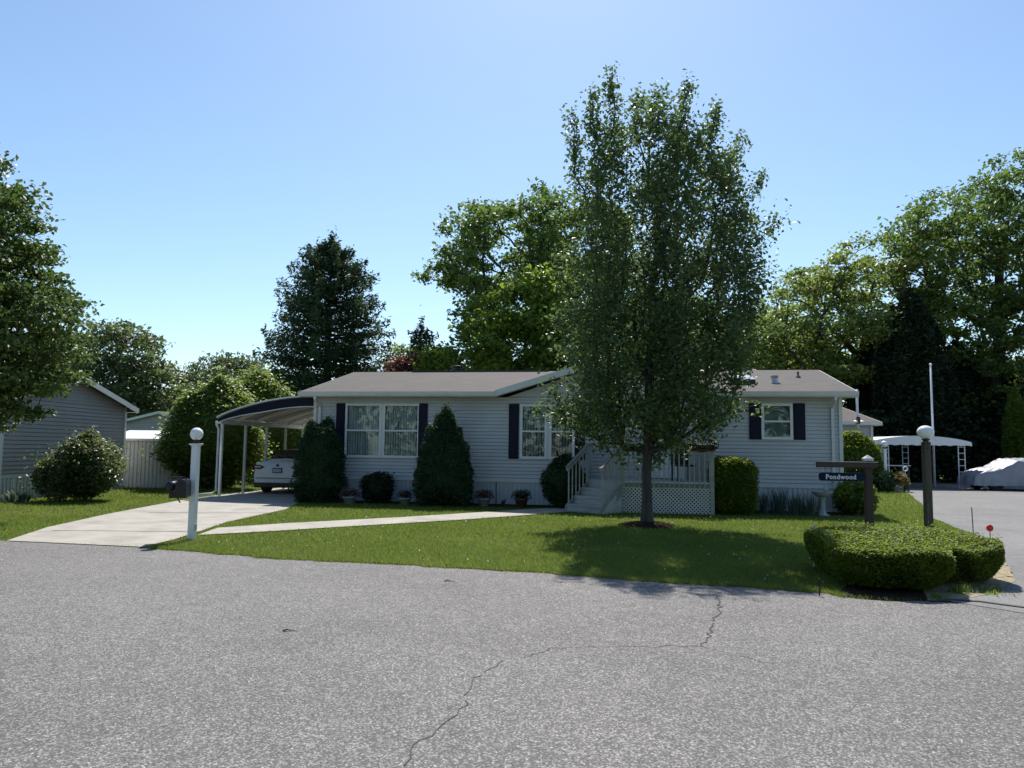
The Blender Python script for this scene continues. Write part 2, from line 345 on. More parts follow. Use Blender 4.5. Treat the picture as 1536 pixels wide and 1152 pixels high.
def make_tree(name, label, D, base_u, outline, trunk_r, leafmat_, bark, nanch=260, nleaf=70, lsize=0.3, csize=0.5, depth=0.9,
              asc=0.8, tip=0.02, spires=(), trunk_top=0.75, group=None, mind=0.5, base_xy=None, bias=0.4, crown_min=0.0, basez=0.0, flat=0.6, seedv=1, lean=0.0, void=0.9, vs=None, lowd=0.0, fb=None, wob_=.35):
    rr = np.random.default_rng(seedv); vph = rr.uniform(0, 6, 3)
    rows = []
    for v, ul, ur in outline:
        a = P(ul, v, D); b = P(ur, v, D); rows.append(((a.z + b.z) / 2, a.x, b.x))
    rows.sort(); zs = np.array([r[0] for r in rows]); xl = np.array([r[1] for r in rows]); xr = np.array([r[2] for r in rows])
    if base_xy is None: base_xy = (P(base_u, 680, D).x, D)
    base = np.array([base_xy[0], base_xy[1], basez])
    w = (xr - xl); zz = np.linspace(zs[0], zs[-1], 200); ww = np.maximum(np.interp(zz, zs, w), 0.05); cdf = np.cumsum(ww ** 1.6 * (1 + lowd * (1 - np.linspace(0, 1, 200)))); cdf /= cdf[-1]
    anch = []
    vk = 2*np.pi / (vs or (xr - xl).max() * .34)
    tries = 0
    while len(anch) < nanch and tries < nanch * 40:
        tries += 1
        z = np.interp(rr.uniform(), cdf, zz); l = np.interp(z, zs, xl); r_ = np.interp(z, zs, xr)
        th = rr.uniform(0, 2*np.pi); rad = rr.uniform() ** bias
        p = np.array([(l + r_) / 2 + (r_ - l) / 2 * rad * np.cos(th), D + depth * (r_ - l) / 2 * rad * np.sin(th), z + rr.normal() * 0.1])
        if void and tries < nanch * 30:
            q = p * vk
            f = np.sin(q[0] + vph[0] + .7*np.sin(q[2]*.8)) + np.sin(q[1]*1.1 + vph[1] + .6*np.sin(q[0])) + np.sin(q[2]*1.35 + vph[2] + .8*np.sin(q[1]))
            if f < void - 1.0 : continue
        if anch and np.min(np.sum((np.array(anch) - p) ** 2, 1)) < mind ** 2 * (1 if tries < nanch * 15 else 0.4): continue
        anch.append(p)
    top = zs[-1]; cx = (np.interp(top * 0.6, zs, xl) + np.interp(top * 0.6, zs, xr)) / 2
    nodes = []; par = []
    nt_ = 14; ttop = top * trunk_top
    for i in range(nt_ + 1):
        t = i / nt_; wob = np.array([rr.normal(), rr.normal(), 0]) * trunk_r * wob_ * (t > 0)
        q = base + np.array([(cx - base[0]) * t * t * 0.8 + lean * t * t, 0, ttop * t - basez * t]) + wob
        nodes.append(q); par.append(i - 1)
    first_branch = fb or max(zs[0] * 0.7, ttop * 0.12)
    nbase = len(anch)
    for sp in spires:                      # (u, v_low, v_top): upright leader with leaves all along
        a = P(sp[0] + sp[3] if len(sp) > 3 else sp[0], sp[1], D); b = P(sp[0], sp[2], D); dy = rr.uniform(-0.6, 0.6)
        m = max(3, int((b.z - a.z) / (mind * 0.45)))
        for k in range(m + 1):
            q = a.lerp(b, k / m); anch.append(np.array([q.x + rr.normal() * 0.04, D + dy + rr.normal() * 0.04, q.z]))
    anch = np.array(anch)
    axis = np.stack([np.interp(anch[:, 2], [n[2] for n in nodes], [n[0] for n in nodes]), np.full(len(anch), D), anch[:, 2]], 1)
    order = np.argsort(np.linalg.norm(anch - axis, axis=1) + np.maximum(0, anch[:, 2] - ttop))
    tipnodes = []
    NA = np.array(nodes)
    for ai in order:
        a = anch[ai]; dv = a - NA; dist = np.linalg.norm(dv, axis=1); hor = np.linalg.norm(dv[:, :2], axis=1)
        cost = dist + 2.0 * np.maximum(0, hor * asc - dv[:, 2]) + 50 * (NA[:, 2] < first_branch)
        k = int(np.argmin(cost)); s = NA[k]; L = dist[k]; m = max(1, min(5, int(L / 0.5)))
        prev = k; newn = []
        for i in range(1, m + 1):
            t = i / m; q = s + (a - s) * t
            q[2] += -np.sin(np.pi * t) * L * 0.06 * (1 if asc > 0.5 else -0.5)
            q += rr.normal(size=3) * L * 0.03 * (i < m)
            nodes.append(q); par.append(prev); prev = len(nodes) - 1; newn.append(q)
        tipnodes.append(prev)
        NA = np.vstack([NA, np.array(newn)])
    cnt = np.zeros(len(nodes));
    for t in tipnodes: cnt[t] += 1
    for i in range(len(nodes) - 1, 0, -1):
        if par[i] >= 0: cnt[par[i]] += cnt[i]
    rad = tip * np.maximum(cnt, 1) ** 0.5
    mx = rad[0]; rad = np.where(np.arange(len(nodes)) <= nt_, trunk_r * (1 - 0.75 * np.arange(len(nodes)) / (nt_ + 1)), np.minimum(rad * min(1, trunk_r / mx * 1.3), trunk_r * 0.55))
    root = empty(name, tuple(base), 0, label, 'tree', group)
    idx = np.arange(1, len(nodes)); pa = np.array(par)[1:]
    isT = idx <= nt_
    off = base
    A = NA[pa] - off; B = NA[idx] - off
    rb = rad[idx]; ra = np.where(isT, rad[pa], np.minimum(rad[pa], rb * 1.25))
    A2 = A.copy(); ra = ra.copy(); ra[0] = trunk_r * 1.35
    seg_tubes('trunk', A2[isT], B[isT], ra[isT], rb[isT], bark, root, 12)
    seg_tubes('limbs', A2[~isT], B[~isT], ra[~isT], rb[~isT], bark, root, 5)
    # leaves round the anchors and along the twigs
    cl = []
    lc = rr.uniform(-0.25, 0.25, len(anch)); rn = []
    for ai, a in enumerate(anch):
        thin = .55 if ai >= nbase else 1.0
        n = int(nleaf * thin * rr.uniform(0.5, 1.5)); g = (.75 if thin < 1 else 1) * np.clip(rr.normal(size=(n, 3)), -2, 2) * csize * rr.uniform(0.7, 1.2); g[:, 2] *= flat
        cl.append(a + g); rn.append(np.clip(rr.uniform(0, 0.8, n) + lc[ai] + 0.1, 0, 1))
    cl = np.concatenate(cl) - off
    leaves('crown', cl, lsize, leafmat_, root, np.concatenate(rn))
    return root

def conifer(name, label, D, u, prof, leafm, trunk_r=0.25, nlev=26, per=8, lsize=0.3, dens=60, droop=0.25, group=None, sidew=0.28, basez=0.0, seedv=3, thick=0.12):
    """prof: list of (v, half width px)"""
    rr = np.random.default_rng(seedv)
    rows = sorted([(P(u, v, D).z, hw * D / F) for v, hw in prof]); zs = np.array([r[0] for r in rows]); hs = np.array([r[1] for r in rows])
    bx = P(u, 680, D).x; top = zs[-1]
    root = empty(name, (bx, D, basez), 0, label, 'tree', group)
    MB().tube([(0, 0, 0), (0.03, 0, top * 0.3), (-0.04, 0, top * 0.65), (0, 0, top - 0.1)], [trunk_r, trunk_r * .8, trunk_r * .45, 0.02], 9).build('trunk', M['barkdark'], root, True)
    A = []; B = []; ra = []; rb = []; cl = []; rn = []
    for i in range(nlev):
        z = zs[0] + (top - zs[0]) * (i + 0.5) / nlev
        for j in range(per):
            th = 2 * np.pi * (j + rr.uniform(-.35, .35)) / per + i * 0.7
            zj = z + rr.uniform(-.5, .5) * (top - zs[0]) / nlev * 1.6
            L = np.interp(zj, zs, hs) * rr.uniform(0.68, 1.1)
            rise = L * 0.35 * (zj / top) - L * droop * (1 - zj / top)
            e = np.array([np.cos(th) * L, np.sin(th) * L, zj + rise]); s = np.array([0, 0, zj])
            A.append(s); B.append(e); ra.append(0.02 + L * 0.012); rb.append(0.008)
            n = int(dens * (0.25 + L / hs.max())); t = rr.uniform(0.22, 1.03, n) ** 0.8
            pts = s + (e - s) * t[:, None]
            side = np.array([-np.sin(th), np.cos(th), 0])
            wd = sidew * L * (1.15 - t)
            pts = pts + side * (rr.normal(size=n) * wd)[:, None]; pts[:, 2] += rr.normal(size=n) * thick - np.abs(rr.normal(size=n)) * 0.12
            pts[:, 2] += np.sin(t * 3) * -0.1
            cl.append(pts); c = rr.uniform(-.2, .2); rn.append(np.clip(rr.uniform(0, .8, n) + c + .1, 0, 1))
    n = int(dens * 1.5); tp = rr.normal(size=(n, 3)) * [0.12, 0.12, 0.5]; tp[:, 2] += top - 0.3; cl.append(tp); rn.append(rr.uniform(0, 1, n))
    seg_tubes('limbs', A, B, ra, rb, M['barkdark'], root, 4)
    leaves('crown', np.concatenate(cl), lsize, leafm, root, np.concatenate(rn), aspect=0.35)
    return root

def lump(p, k, amp, ph):
    return 1 + amp * (np.sin(p[:, 0]*k + ph[0]) * np.sin(p[:, 1]*k*1.1 + ph[1]) + np.sin(p[:, 2]*k*1.3 + ph[2]) * np.sin((p[:, 0]+p[:, 1])*k*.8 + ph[3])) * 0.6

def shrub(name, label, cat, base, rx, ry, h, leafm, n=9000, lsize=0.05, pn=2.4, prof=None, amp=0.06, k=6, shell=0.10, z0=0.0,
          group=None, core=0.86, corem=None, wild=0.0, seedv=5, part='foliage', parent=None, nb=0.3, rz=0.0, stems=True):
    """leafy bush: leaves in a lumpy shell round a dense inner mass"""
    rr = np.random.default_rng(seedv)
    u = rr.uniform(-1, 1, (n, 3)); ax = rr.integers(0, 3, n); sg = np.sign(rr.uniform(-1, 1, n)); u[np.arange(n), ax] = sg
    q = u / (np.sum(np.abs(u) ** pn, axis=1) ** (1 / pn))[:, None]
    def shape(q, sc):
        z = (q[:, 2] * sc + 1) / 2
        f = np.interp(z, [p_[0] for p_ in prof], [p_[1] for p_ in prof]) if prof else np.ones(len(z))
        p = np.stack([q[:, 0] * rx * f * sc, q[:, 1] * ry * f * sc, z * h], 1)
        return p
    ph = rr.uniform(0, 6, 4)
    p = shape(q, 1.0); L = lump(p, k, amp, ph) * (1 - np.abs(rr.normal(size=n)) * shell)
    c = np.array([0, 0, h / 2]); p = c + (p - c) * L[:, None]
    p += rr.normal(size=(n, 3)) * lsize * 0.4
    if wild:
        m = rr.uniform(size=n) < 0.12; p[m] = c + (p[m] - c) * (1 + np.abs(rr.normal(size=m.sum())) * wild)[:, None]
    p[:, 2] = np.maximum(p[:, 2], 0.01)
    root = parent or empty(name, (base[0], base[1], z0), rz, label, cat, group)
    # opaque core added to block light, in the darkest leaf tone, broken surface
    nu, nv = 28, 16; cv = []
    for i in range(nv + 1):
        for j in range(nu):
            th = math.pi * i / nv; f = 2 * math.pi * j / nu
            cv.append((math.sin(th) * math.cos(f), math.sin(th) * math.sin(f), math.cos(th)))
    cv = np.array(cv); cv = cv / np.maximum((np.sum(np.abs(cv) ** pn, axis=1) ** (1 / pn)), 1e-6)[:, None]
    cp = shape(cv, core); cp = c + (cp - c) * (lump(cp, k, amp, ph) * rr.uniform(0.9, 1.04, len(cp)))[:, None]
    cp[:, 2] = np.maximum(cp[:, 2], 0.0)
    if core > 0:
        idx = []
        for i in range(nv):
            for j in range(nu): idx.append((i*nu + j, (i+1)*nu + j, (i+1)*nu + (j+1) % nu, i*nu + (j+1) % nu))
        fast_mesh('dark_core', cp, idx, 4, corem or leafm, root, np.full(len(idx), 0.05))
    pn_ = np.sin(p[:, 0]*k*1.3 + ph[1]) * np.sin(p[:, 2]*k*1.1 + ph[0]) + .6*np.sin(p[:, 1]*k*2 + p[:, 2]*k*1.7 + ph[2])
    leaves(part, p, lsize, leafm, root, np.clip(rr.uniform(0, .8, n) + .2*pn_ + .08, 0, 1), nrm_bias=nb, sizevar=.5)
    return root

# ------------------------------------------------------------------ world, sun
SUN_EL, SUN_AZ = R(53), R(4)       # azimuth measured from +Y towards +X
w = bpy.data.worlds.new('World'); scene.world = w; w.use_nodes = True
nt = w.node_tree; bg = nt.nodes['Background']; bg.inputs[1].default_value = 0.105
sky = nt.nodes.new('ShaderNodeTexSky'); sky.sky_type = 'NISHITA'; sky.sun_disc = False
sky.sun_elevation = SUN_EL; sky.sun_rotation = SUN_AZ; sky.altitude = 10; sky.air_density = 1.0; sky.dust_density = 0.45; sky.ozone_density = 1.2
nt.links.new(mixrgb(nt, 1.0, sky.outputs[0], (0.85, 0.94, 0.98), 'MULTIPLY'), bg.inputs[0])
sd = bpy.data.lights.new('sun', 'SUN'); so = bpy.data.objects.new('sun', sd); C.objects.link(so)
sd.energy = 4.2; sd.angle = R(0.53); sd.color = (1.0, 0.955, 0.88)
dirv = Vector((math.sin(SUN_AZ) * math.cos(SUN_EL), math.cos(SUN_AZ) * math.cos(SUN_EL), math.sin(SUN_EL)))
so.rotation_euler = dirv.to_track_quat('Z', 'Y').to_euler()
scene.view_settings.view_transform = 'Standard'; scene.view_settings.look = 'None'
scene.view_settings.exposure = 0.65; scene.view_settings.gamma = 1
scene.cycles.max_bounces = 8; scene.cycles.transparent_max_bounces = 12; scene.cycles.transmission_bounces = 4
scene.cycles.diffuse_bounces = 3; scene.cycles.glossy_bounces = 3

# ------------------------------------------------------------------ ground, roads
def sheet(name, pts, z, mat, sub=False, parent=None):
    m = MB(); m.add([(p[0], p[1], z) for p in pts], [tuple(range(len(pts)))])
    o = m.build(name, mat, parent)
    return o
def rough_line(pts, amp, step=0.18, sd_=1):
    rr = np.random.default_rng(sd_); out = []
    for a, b in zip(pts[:-1], pts[1:]):
        a = Vector(a[:2]); b = Vector(b[:2]); L = (b - a).length; m = max(1, int(L / step)) if L < 40 else 1
        for i in range(m):
            q = a.lerp(b, i / m)
            if i: q = q + Vector((rr.normal() * amp, rr.normal() * amp))
            out.append((q.x, q.y))
    out.append(tuple(pts[-1][:2])); return out
gm = MB(); gm.add([(-400, -60, 0), (400, -60, 0), (400, 500, 0), (-400, 500, 0)], [(0, 1, 2, 3)])
tag(gm.build('ground', M['ground']), kind='structure')
def g2(u, v): p = G(u, v); return (p.x, p.y)
edge_main = [(-60, 28.0), (-22, 16.4), g2(0, 811), g2(10, 812), g2(215, 822), g2(290, 828), g2(400, 838), g2(600, 848), g2(775, 858), g2(900, 867), g2(1000, 875), g2(1120, 882),
             g2(1235, 890), g2(1262, 896), g2(1331, 902), g2(1400, 903), g2(1470, 907), g2(1536, 917)]
er = rough_line(edge_main[4:], 0.026, 0.11); er = [(x, y + .035 * math.sin(x * 5.1) * math.sin(x * 2.3 + 1)) for x, y in er]
e_right = [(7.5, 7.1), (14, 6.2), (60, 2.0)]
main_poly = [(-60, -40), (60, -40)] + e_right[::-1] + er[::-1] + edge_main[:4][::-1]
road = tag(sheet('road', main_poly, 0.004, M['asphalt']), kind='structure')
side_edge = [g2(1332, 737), g2(1362, 740), g2(1384, 758), g2(1400, 778), g2(1432, 792), g2(1475, 806), g2(1506, 820), g2(1509, 845), g2(1524, 872), g2(1480, 893), g2(1425, 903), (5.2, 7.72)]
se = rough_line(side_edge, 0.015, 0.25, 2)
side_poly = se + [(7.5, 7.13), (14, 6.23), (40, 3.6), (44, 32), (30, 35.5), (21.2, 40.5), (15.8, 40.5), (15.5, 31.5)]
side_road = tag(sheet('side_road', side_poly, 0.009, M['asphalt2']), kind='structure')
dm = []; rr = np.random.default_rng(8)
inner = [(x + rr.normal() * .02, y + .07 + abs(rr.normal()) * .07) for x, y in er]
outer = [(x, y - .05) for x, y in er]
tag(sheet('verge_soil', outer + inner[::-1], 0.0022, M['bed']), kind='structure')
# driveway and walk
dr_l = [g2(10, 812), g2(70, 792), g2(160, 772), g2(265, 752), (-9.25, 23.3)]
dr_r = [g2(215, 821.5), g2(262, 810), g2(305, 796), g2(340, 784), g2(428, 765)]
drive_poly = dr_l + [(-8.35, 31.2), (-5.0, 31.2), (-6.2, 23.4)] + dr_r[::-1]
driveway = tag(sheet('driveway', drive_poly, 0.014, M['concrete']), kind='structure')
jm = MB()
for (a, b) in [((78, 797), (322, 799)), ((222, 770), (398, 770.5)), ((188, 790), (300, 792))][:2]:
    p, q = g2(*a), g2(*b); jm.bar((*p, 0.0165), (*q, 0.0165), 0.018, 0.003)
jm.build('joint', M['crack'], driveway)
wk_u = [g2(326, 793), g2(430, 786), g2(600, 777), g2(765, 766.5), g2(830, 762.5), g2(862, 761.5)]
wk_l = [g2(296, 804), g2(400, 798.5), g2(520, 791), g2(680, 781.5), g2(780, 774.5), g2(850, 768.5), g2(908, 768)]
walk = tag(sheet('front_walk', wk_l + wk_u[::-1], 0.019, M['concrete']), kind='structure')
# cracks in the road: jagged ribbons a few mm wide
cm = MB()
def crack(pts, wd):
    rr = random.Random(len(pts) * 13 + int(wd * 1e4)); path = []
    for a, b in zip(pts[:-1], pts[1:]):
        A_, B_ = Vector(g2(*a)), Vector(g2(*b)); L = (B_ - A_).length; m = max(2, int(L / 0.07)); nrm = Vector((-(B_ - A_).y, (B_ - A_).x)).normalized()
        for i in range(m): path.append(A_.lerp(B_, i / m) + nrm * rr.gauss(0, 0.018))
    path.append(Vector(g2(*pts[-1])))
    for i, (a, b) in enumerate(zip(path[:-1], path[1:])):
        if rr.random() < 0.05: continue
        d = (b - a).normalized(); nrm = Vector((-d.y, d.x)); w0 = wd * rr.uniform(.35, 1.15); w1 = wd * rr.uniform(.35, 1.15)
        cm.add([(*(a - nrm*w0), .0075), (*(b - nrm*w1), .0075), (*(b + nrm*w1), .0075), (*(a + nrm*w0), .0075)], [(0, 1, 2, 3)])
crack([(1077, 895), (1080, 915), (1068, 935), (1063, 955), (1052, 970)], 0.008)
crack([(1052, 970), (980, 971), (905, 970), (830, 974), (780, 988)], 0.004)
crack([(757, 992), (735, 1004), (708, 1018), (704, 1040), (700, 1058), (670, 1080), (640, 1105), (618, 1128), (606, 1150)], 0.004)
crack([(1052, 970), (1100, 984), (1160, 996)], 0.003)
cm.build('crack', M['crack'], road)
for (u, v, nm, lab) in ((430, 948, 'fallen_twig', 'small dark fallen twig with a leaf lying on the open asphalt'), (671, 873, 'fallen_leaf', 'dark curled leaf on the asphalt near the lawn edge')):
    q = G(u, v); tw = MB(); tw.tube([(-.05, 0, .018), (0, .012, .03), (.06, -.004, .02), (.15, .004, .016)], [.008, .012, .006, .003], 5); tw.box(-.06, -.01, -.012, .016, .014, .026)
    o = tw.build(nm, M['barkdark']); o.location = (q.x, q.y, 0.002); o.scale = (.6, .8, .6); tag(o, lab, 'twig' if 'twig' in nm else 'leaf')
# dark bars painted in for the curb's shadow line between the two roads
lp = MB()
ll = [g2(1395, 903.5), g2(1425, 901), g2(1470, 904), g2(1536, 913), (6.6, 7.45)]
for a, b in zip(ll[:-1], ll[1:]): lp.bar((*a, 0.012), (*b, 0.012), 0.055, 0.012)
lp.build('edge_shadow', M['crack'], side_road)

# ------------------------------------------------------------------ grass blades
def inside(poly, X, Y):
    r = np.zeros(len(X), bool); n = len(poly)
    for i in range(n):
        x1, y1 = poly[i]; x2, y2 = poly[(i + 1) % n]
        c = ((y1 > Y) != (y2 > Y)) & (X < (x2 - x1) * (Y - y1) / ((y2 - y1) if y2 != y1 else 1e-9) + x1); r ^= c
    return r
bed_poly = [(-6.4, 21.6), (-5.2, 21.6), (2.0, 20.2), (2.2, 20.9), (5.3, 20.0), (5.4, 19.4), (8.9, 18.9), (9.1, 21), (2, 22.6), (-6.2, 23.4)]
shade_bed = [g2(1262, 887), g2(1270, 895), g2(1331, 900), g2(1392, 901.5), (4.9, 9.2), (4.9, 10.4), (4.2, 10.4), (4.1, 9.3)]  # dark sheet painted in for the black shade under the hedge
hedge_bed = [g2(1392, 901.5), g2(1400, 902.5), g2(1425, 903), g2(1480, 893), g2(1524, 872), g2(1509, 845), (6.3, 10.6), (5.6, 11.2), (4.95, 10.4), (4.95, 9.2)]
excl = [main_poly, side_poly, drive_poly, wk_l + wk_u[::-1], bed_poly, hedge_bed, shade_bed]
def grass_zone(x0, x1, y0, y1, n, h, wd, lst):
    X = rng.uniform(x0, x1, n); Y = rng.uniform(y0, y1, n)
    ok = np.abs(X) < Y * 0.74 + 0.5
    for p in excl: ok &= ~inside(p, X, Y)
    lst.append((X[ok], Y[ok], h, wd))
L_ = []
grass_zone(-7, 6, 8.2, 12.5, 110000, 0.045, 0.007, L_)
grass_zone(-12, 10, 12.5, 17, 120000, 0.045, 0.010, L_)
grass_zone(-17, 15, 17, 23, 120000, 0.05, 0.014, L_)
grass_zone(-17, 17, 23, 34, 60000, 0.07, 0.025, L_)
fx = []; ea = np.array(er)
ii = rng.integers(0, len(ea) - 1, 9000); tt = rng.uniform(0, 1, 9000)[:, None]; fr_ = ea[ii] * (1 - tt) + ea[ii + 1] * tt + rng.normal(size=(9000, 2)) * [.03, .035] + [0, .035]
keep = (np.sin(fr_[:, 0] * 7) + np.sin(fr_[:, 0] * 17 + 1) + rng.normal(size=9000) * .6) > -.5; keep &= fr_[:, 0] < 3.7
L_.append((fr_[keep, 0], fr_[keep, 1], .06, .008))
VV = []; RN = []
for X, Y, h, wd in L_:
    n = len(X); th = rng.uniform(0, 2*np.pi, n); hh = h * rng.uniform(.5, 1.3, n); ln = rng.normal(size=(n, 2)) * hh[:, None] * 0.55
    # patchy height and colour
    pt = np.sin(X*1.7 + Y*.9) * np.sin(Y*1.3 - X*.6) + 0.6*np.sin(X*4.1 + 1) * np.sin(Y*3.7)
    dx = np.cos(th) * wd / 2; dy = np.sin(th) * wd / 2
    a = np.stack([X - dx, Y - dy, np.zeros(n)], 1); b = np.stack([X + dx, Y + dy, np.zeros(n)], 1); c = np.stack([X + ln[:, 0], Y + ln[:, 1], hh], 1)
    VV.append(np.stack([a, b, c], 1).reshape(-1, 3))
    dry = (rng.uniform(size=n) < 0.06 + 0.30 * np.clip(pt - 0.4, 0, 1) + 0.12 * (h > .055) + 0.75 * np.exp(-((X + 10.8)**2/2.2 + (Y - 17.0)**2/.25)) + .25 * np.exp(-((X + 11.5)**2/9 + (Y - 17.6)**2/1.2))).astype(float)
    RN.append(np.clip(rng.uniform(0, .7, n) * (1 - dry) + dry * rng.uniform(.85, 1, n) + 0.2 * pt * (1 - dry), 0, 1))
VV = np.concatenate(VV)
tag(fast_mesh('grass', VV, np.arange(len(VV)), 3, M['grass'], None, np.concatenate(RN)), 'short green mown grass of the lawn', 'grass', kind='stuff')
# clover flowers dotted in the lawn
n = 260; X = rng.uniform(-6, 6, n); Y = rng.uniform(9, 18, n); ok = np.ones(n, bool)
for p in excl: ok &= ~inside(p, X, Y)
leaves('clover_flowers', np.stack([X[ok], Y[ok], np.full(ok.sum(), 0.055)], 1), 0.03, M['leaf_white'], None)
tag(bpy.data.objects['clover_flowers'], 'tiny white clover flowers dotted over the lawn', 'flowers', kind='stuff')
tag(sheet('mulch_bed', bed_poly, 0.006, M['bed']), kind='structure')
tag(sheet('hedge_shade', shade_bed, 0.0105, M['bed']), kind='structure')
tag(sheet('dry_verge', rough_line(hedge_bed + hedge_bed[:1], .01)[:-1], 0.012, M['drybed']), kind='structure')

# ------------------------------------------------------------------ the mobile home
TH = R(9.6); O = Vector((0, 21.7, 0)); ex = Vector((math.cos(TH), -math.sin(TH), 0)); ey = Vector((math.sin(TH), math.cos(TH), 0))
def W(u, v, y=0.0):                 # image point -> house wall plane at local depth y -> (s, z)
    d = ray(u, v); o = O + ey * y - Vector((0, 0, CAMZ)); t = o.dot(ey) / d.dot(ey); p = d * t
    return ((p - (O - Vector((0, 0, CAMZ)))).dot(ex), CAMZ + p.z)
S0, S1 = -6.02, 8.97; HD = 7.9
home = empty('mobile_home', O, -TH, 'long pale grey vinyl mobile home with navy shutters and brown shingle roof', 'house')
EX = 0.1016                          # siding exposure
def clap(mb, x0, x1, z0, z1, y=0.0, zref=0.736, ex_=EX):
    """lapped boards between z0 and z1, courses aligned to zref"""
    k0 = math.floor((z0 - zref) / ex_ + 1e-6); zc = zref + k0 * ex_
    while zc < z1 - 1e-4:
        a = max(zc, z0); b = min(zc + ex_, z1); gv = 0.019; g0 = min(max(zc + gv, a), b)
        if g0 > a: mb.add([(x0, y + .016, a), (x1, y + .016, a), (x1, y + .016, g0), (x0, y + .016, g0)], [(0, 1, 2, 3)])
        ya = y - 0.022 * (1 - (g0 - zc) / ex_); yb = y - 0.022 * (1 - (b - zc) / ex_)
        if b > g0: mb.add([(x0, ya, g0), (x1, ya, g0), (x1, yb, b), (x0, yb, b), (x0, y + .016, g0), (x1, y + .016, g0), (x0, y + .016, b), (x1, y + .016, b)], [(0, 1, 2, 3), (1, 0, 4, 5), (3, 2, 7, 6)])
        zc += ex_
ZT = 3.06
wins = []
def wn(u0, u1, v0, v1):
    s0, z1_ = W(u0, v0); s1, z0_ = W(u1, v1); return [s0, s1, z0_, z1_]
wA = wn(519.5, 570.5, 606, 685.8); wB = wn(576, 628, 606, 685.8); wC = wn(781.5, 819.5, 607, 687.8); wD = wn(825, 861, 607, 687.8); wE = wn(1142.5, 1188.5, 606, 658.6)
wB[2:] = wA[2:]; wD[2:] = wC[2:]
door = wn(968, 1022, 614, 720); door[2] = 0.80; door[3] = 2.80
holes = sorted([wA, wB, wC, wD, wE, door])
mb = MB(); x = S0
for h in holes:
    clap(mb, x, h[0], 0.736, ZT); clap(mb, h[0], h[1], 0.736, h[2]) if h[2] > 0.74 else None
    clap(mb, h[0], h[1], h[3], ZT); x = h[1]
clap(mb, x, S1, 0.736, ZT)
# gable triangle above the wall
gx0, gx1, gpk = W(763, 590)[0] - 0.05, W(763, 590)[0] + 5.7, None
gm_ = (gx0 + gx1) / 2; gz = 3.06 + (gm_ - gx0) * 0.335
zc = 0.736 + 23 * EX
while zc < gz:
    f0 = max(0, (zc - 3.06)) / 0.335; f1 = (zc + EX - 3.06) / 0.335
    if gx0 + f1 < gx1 - f1:
        mb.add([(gx0 + f0, -0.016, max(zc, 3.06)), (gx1 - f0, -0.016, max(zc, 3.06)), (gx1 - f1, -0.002, zc + EX), (gx0 + f1, -0.002, zc + EX)], [(0, 1, 2, 3)])
    zc += EX
# back and ends
mb.box(S0, S0 + 0.03, 0.02, HD, 0.0, 3.05); mb.box(S1 - 0.03, S1, 0.02, HD, 0.0, 3.05); mb.box(S0 + .03, S1 - .03, HD - 0.03, HD, 0.0, 3.05)
mb.box(S0 + .03, S1 - .03, 0.5, 0.53, 0.0, 3.03)
# gable end triangles
for sx in (S0 + 0.002, S1 - 0.03):
    mb.add([(sx, 0, 3.05), (sx, HD, 3.05), (sx, HD/2, 4.05), (sx + .028, 0, 3.05), (sx + .028, HD, 3.05), (sx + .028, HD/2, 4.05)], [(0, 2, 1), (3, 4, 5), (0, 3, 5, 2), (1, 2, 5, 4)])
mb.build('wall', M['siding'], home)
# skirting: vertical ribs
sk = MB(); x = S0; k = 0
while x < S1 - .001:
    x2 = min(x + .105, S1); sk.box(x, x2, -0.024, -.012, 0, .626)
    x = x2 + .022
sk.box(S0, S1, 0.0, .01, 0, .62)
sk.build('skirting', M['skirt'], home)
b = MB(); b.box(S0 - .01, S1 + .01, -0.045, 0.0, 0.625, 0.734); b.build('skirt_band', M['trim'], home)
sv = MB(); s = W(744.5, 740)[0]; sv.box(s - .012, s + .012, -0.03, -0.019, 0.0, 0.70); sv.build('seam', M['black'], home)
for a_, b_, c_, d_ in ((S0 - .02, S0 + .07, S0 - .012, S0 + .05), (S1 - .07, S1 + .02, S1 - .05, S1 + .012)):
    cb = MB(); cb.box(a_, b_, -0.04, 0.04, .736, ZT - .01); cb.box(c_, d_, -0.03, 0.03, 0, .74); cb.build('corner_trim', M['trim'], home)
# roof
OV, OE, ZE = 0.38, 0.33, 3.19; RZ = 4.22; HM = HD / 2
rf = MB()
def slab(mb, a, b, c, d, t=0.035):
    a, b, c, d = map(Vector, (a, b, c, d)); dn = Vector((0, 0, -t))
    mb.add([a, b, c, d, a + dn, b + dn, c + dn, d + dn], [(0, 1, 2, 3), (7, 6, 5, 4), (0, 4, 5, 1), (1, 5, 6, 2), (2, 6, 7, 3), (3, 7, 4, 0)])
slab(rf, (S1 + OE, HD + OV, ZE), (S0 - OE, HD + OV, ZE), (S0 - OE, HM + 0.002, RZ - .002), (S1 + OE, HM + 0.002, RZ - .002))
slope = (RZ - ZE) / (HM + OV)
_gl, _gr = gx0 - 0.30, gx1 + 0.30; YM = .03; ZM = ZE + slope * (OV + YM)
for xa, xb, ya, za in ((S0 - OE, _gl, -OV, ZE), (_gl, _gr, YM, ZM), (_gr, S1 + OE, -OV, ZE)): slab(rf, (xa, ya, za), (xb, ya, za), (xb, HM, RZ), (xa, HM, RZ))
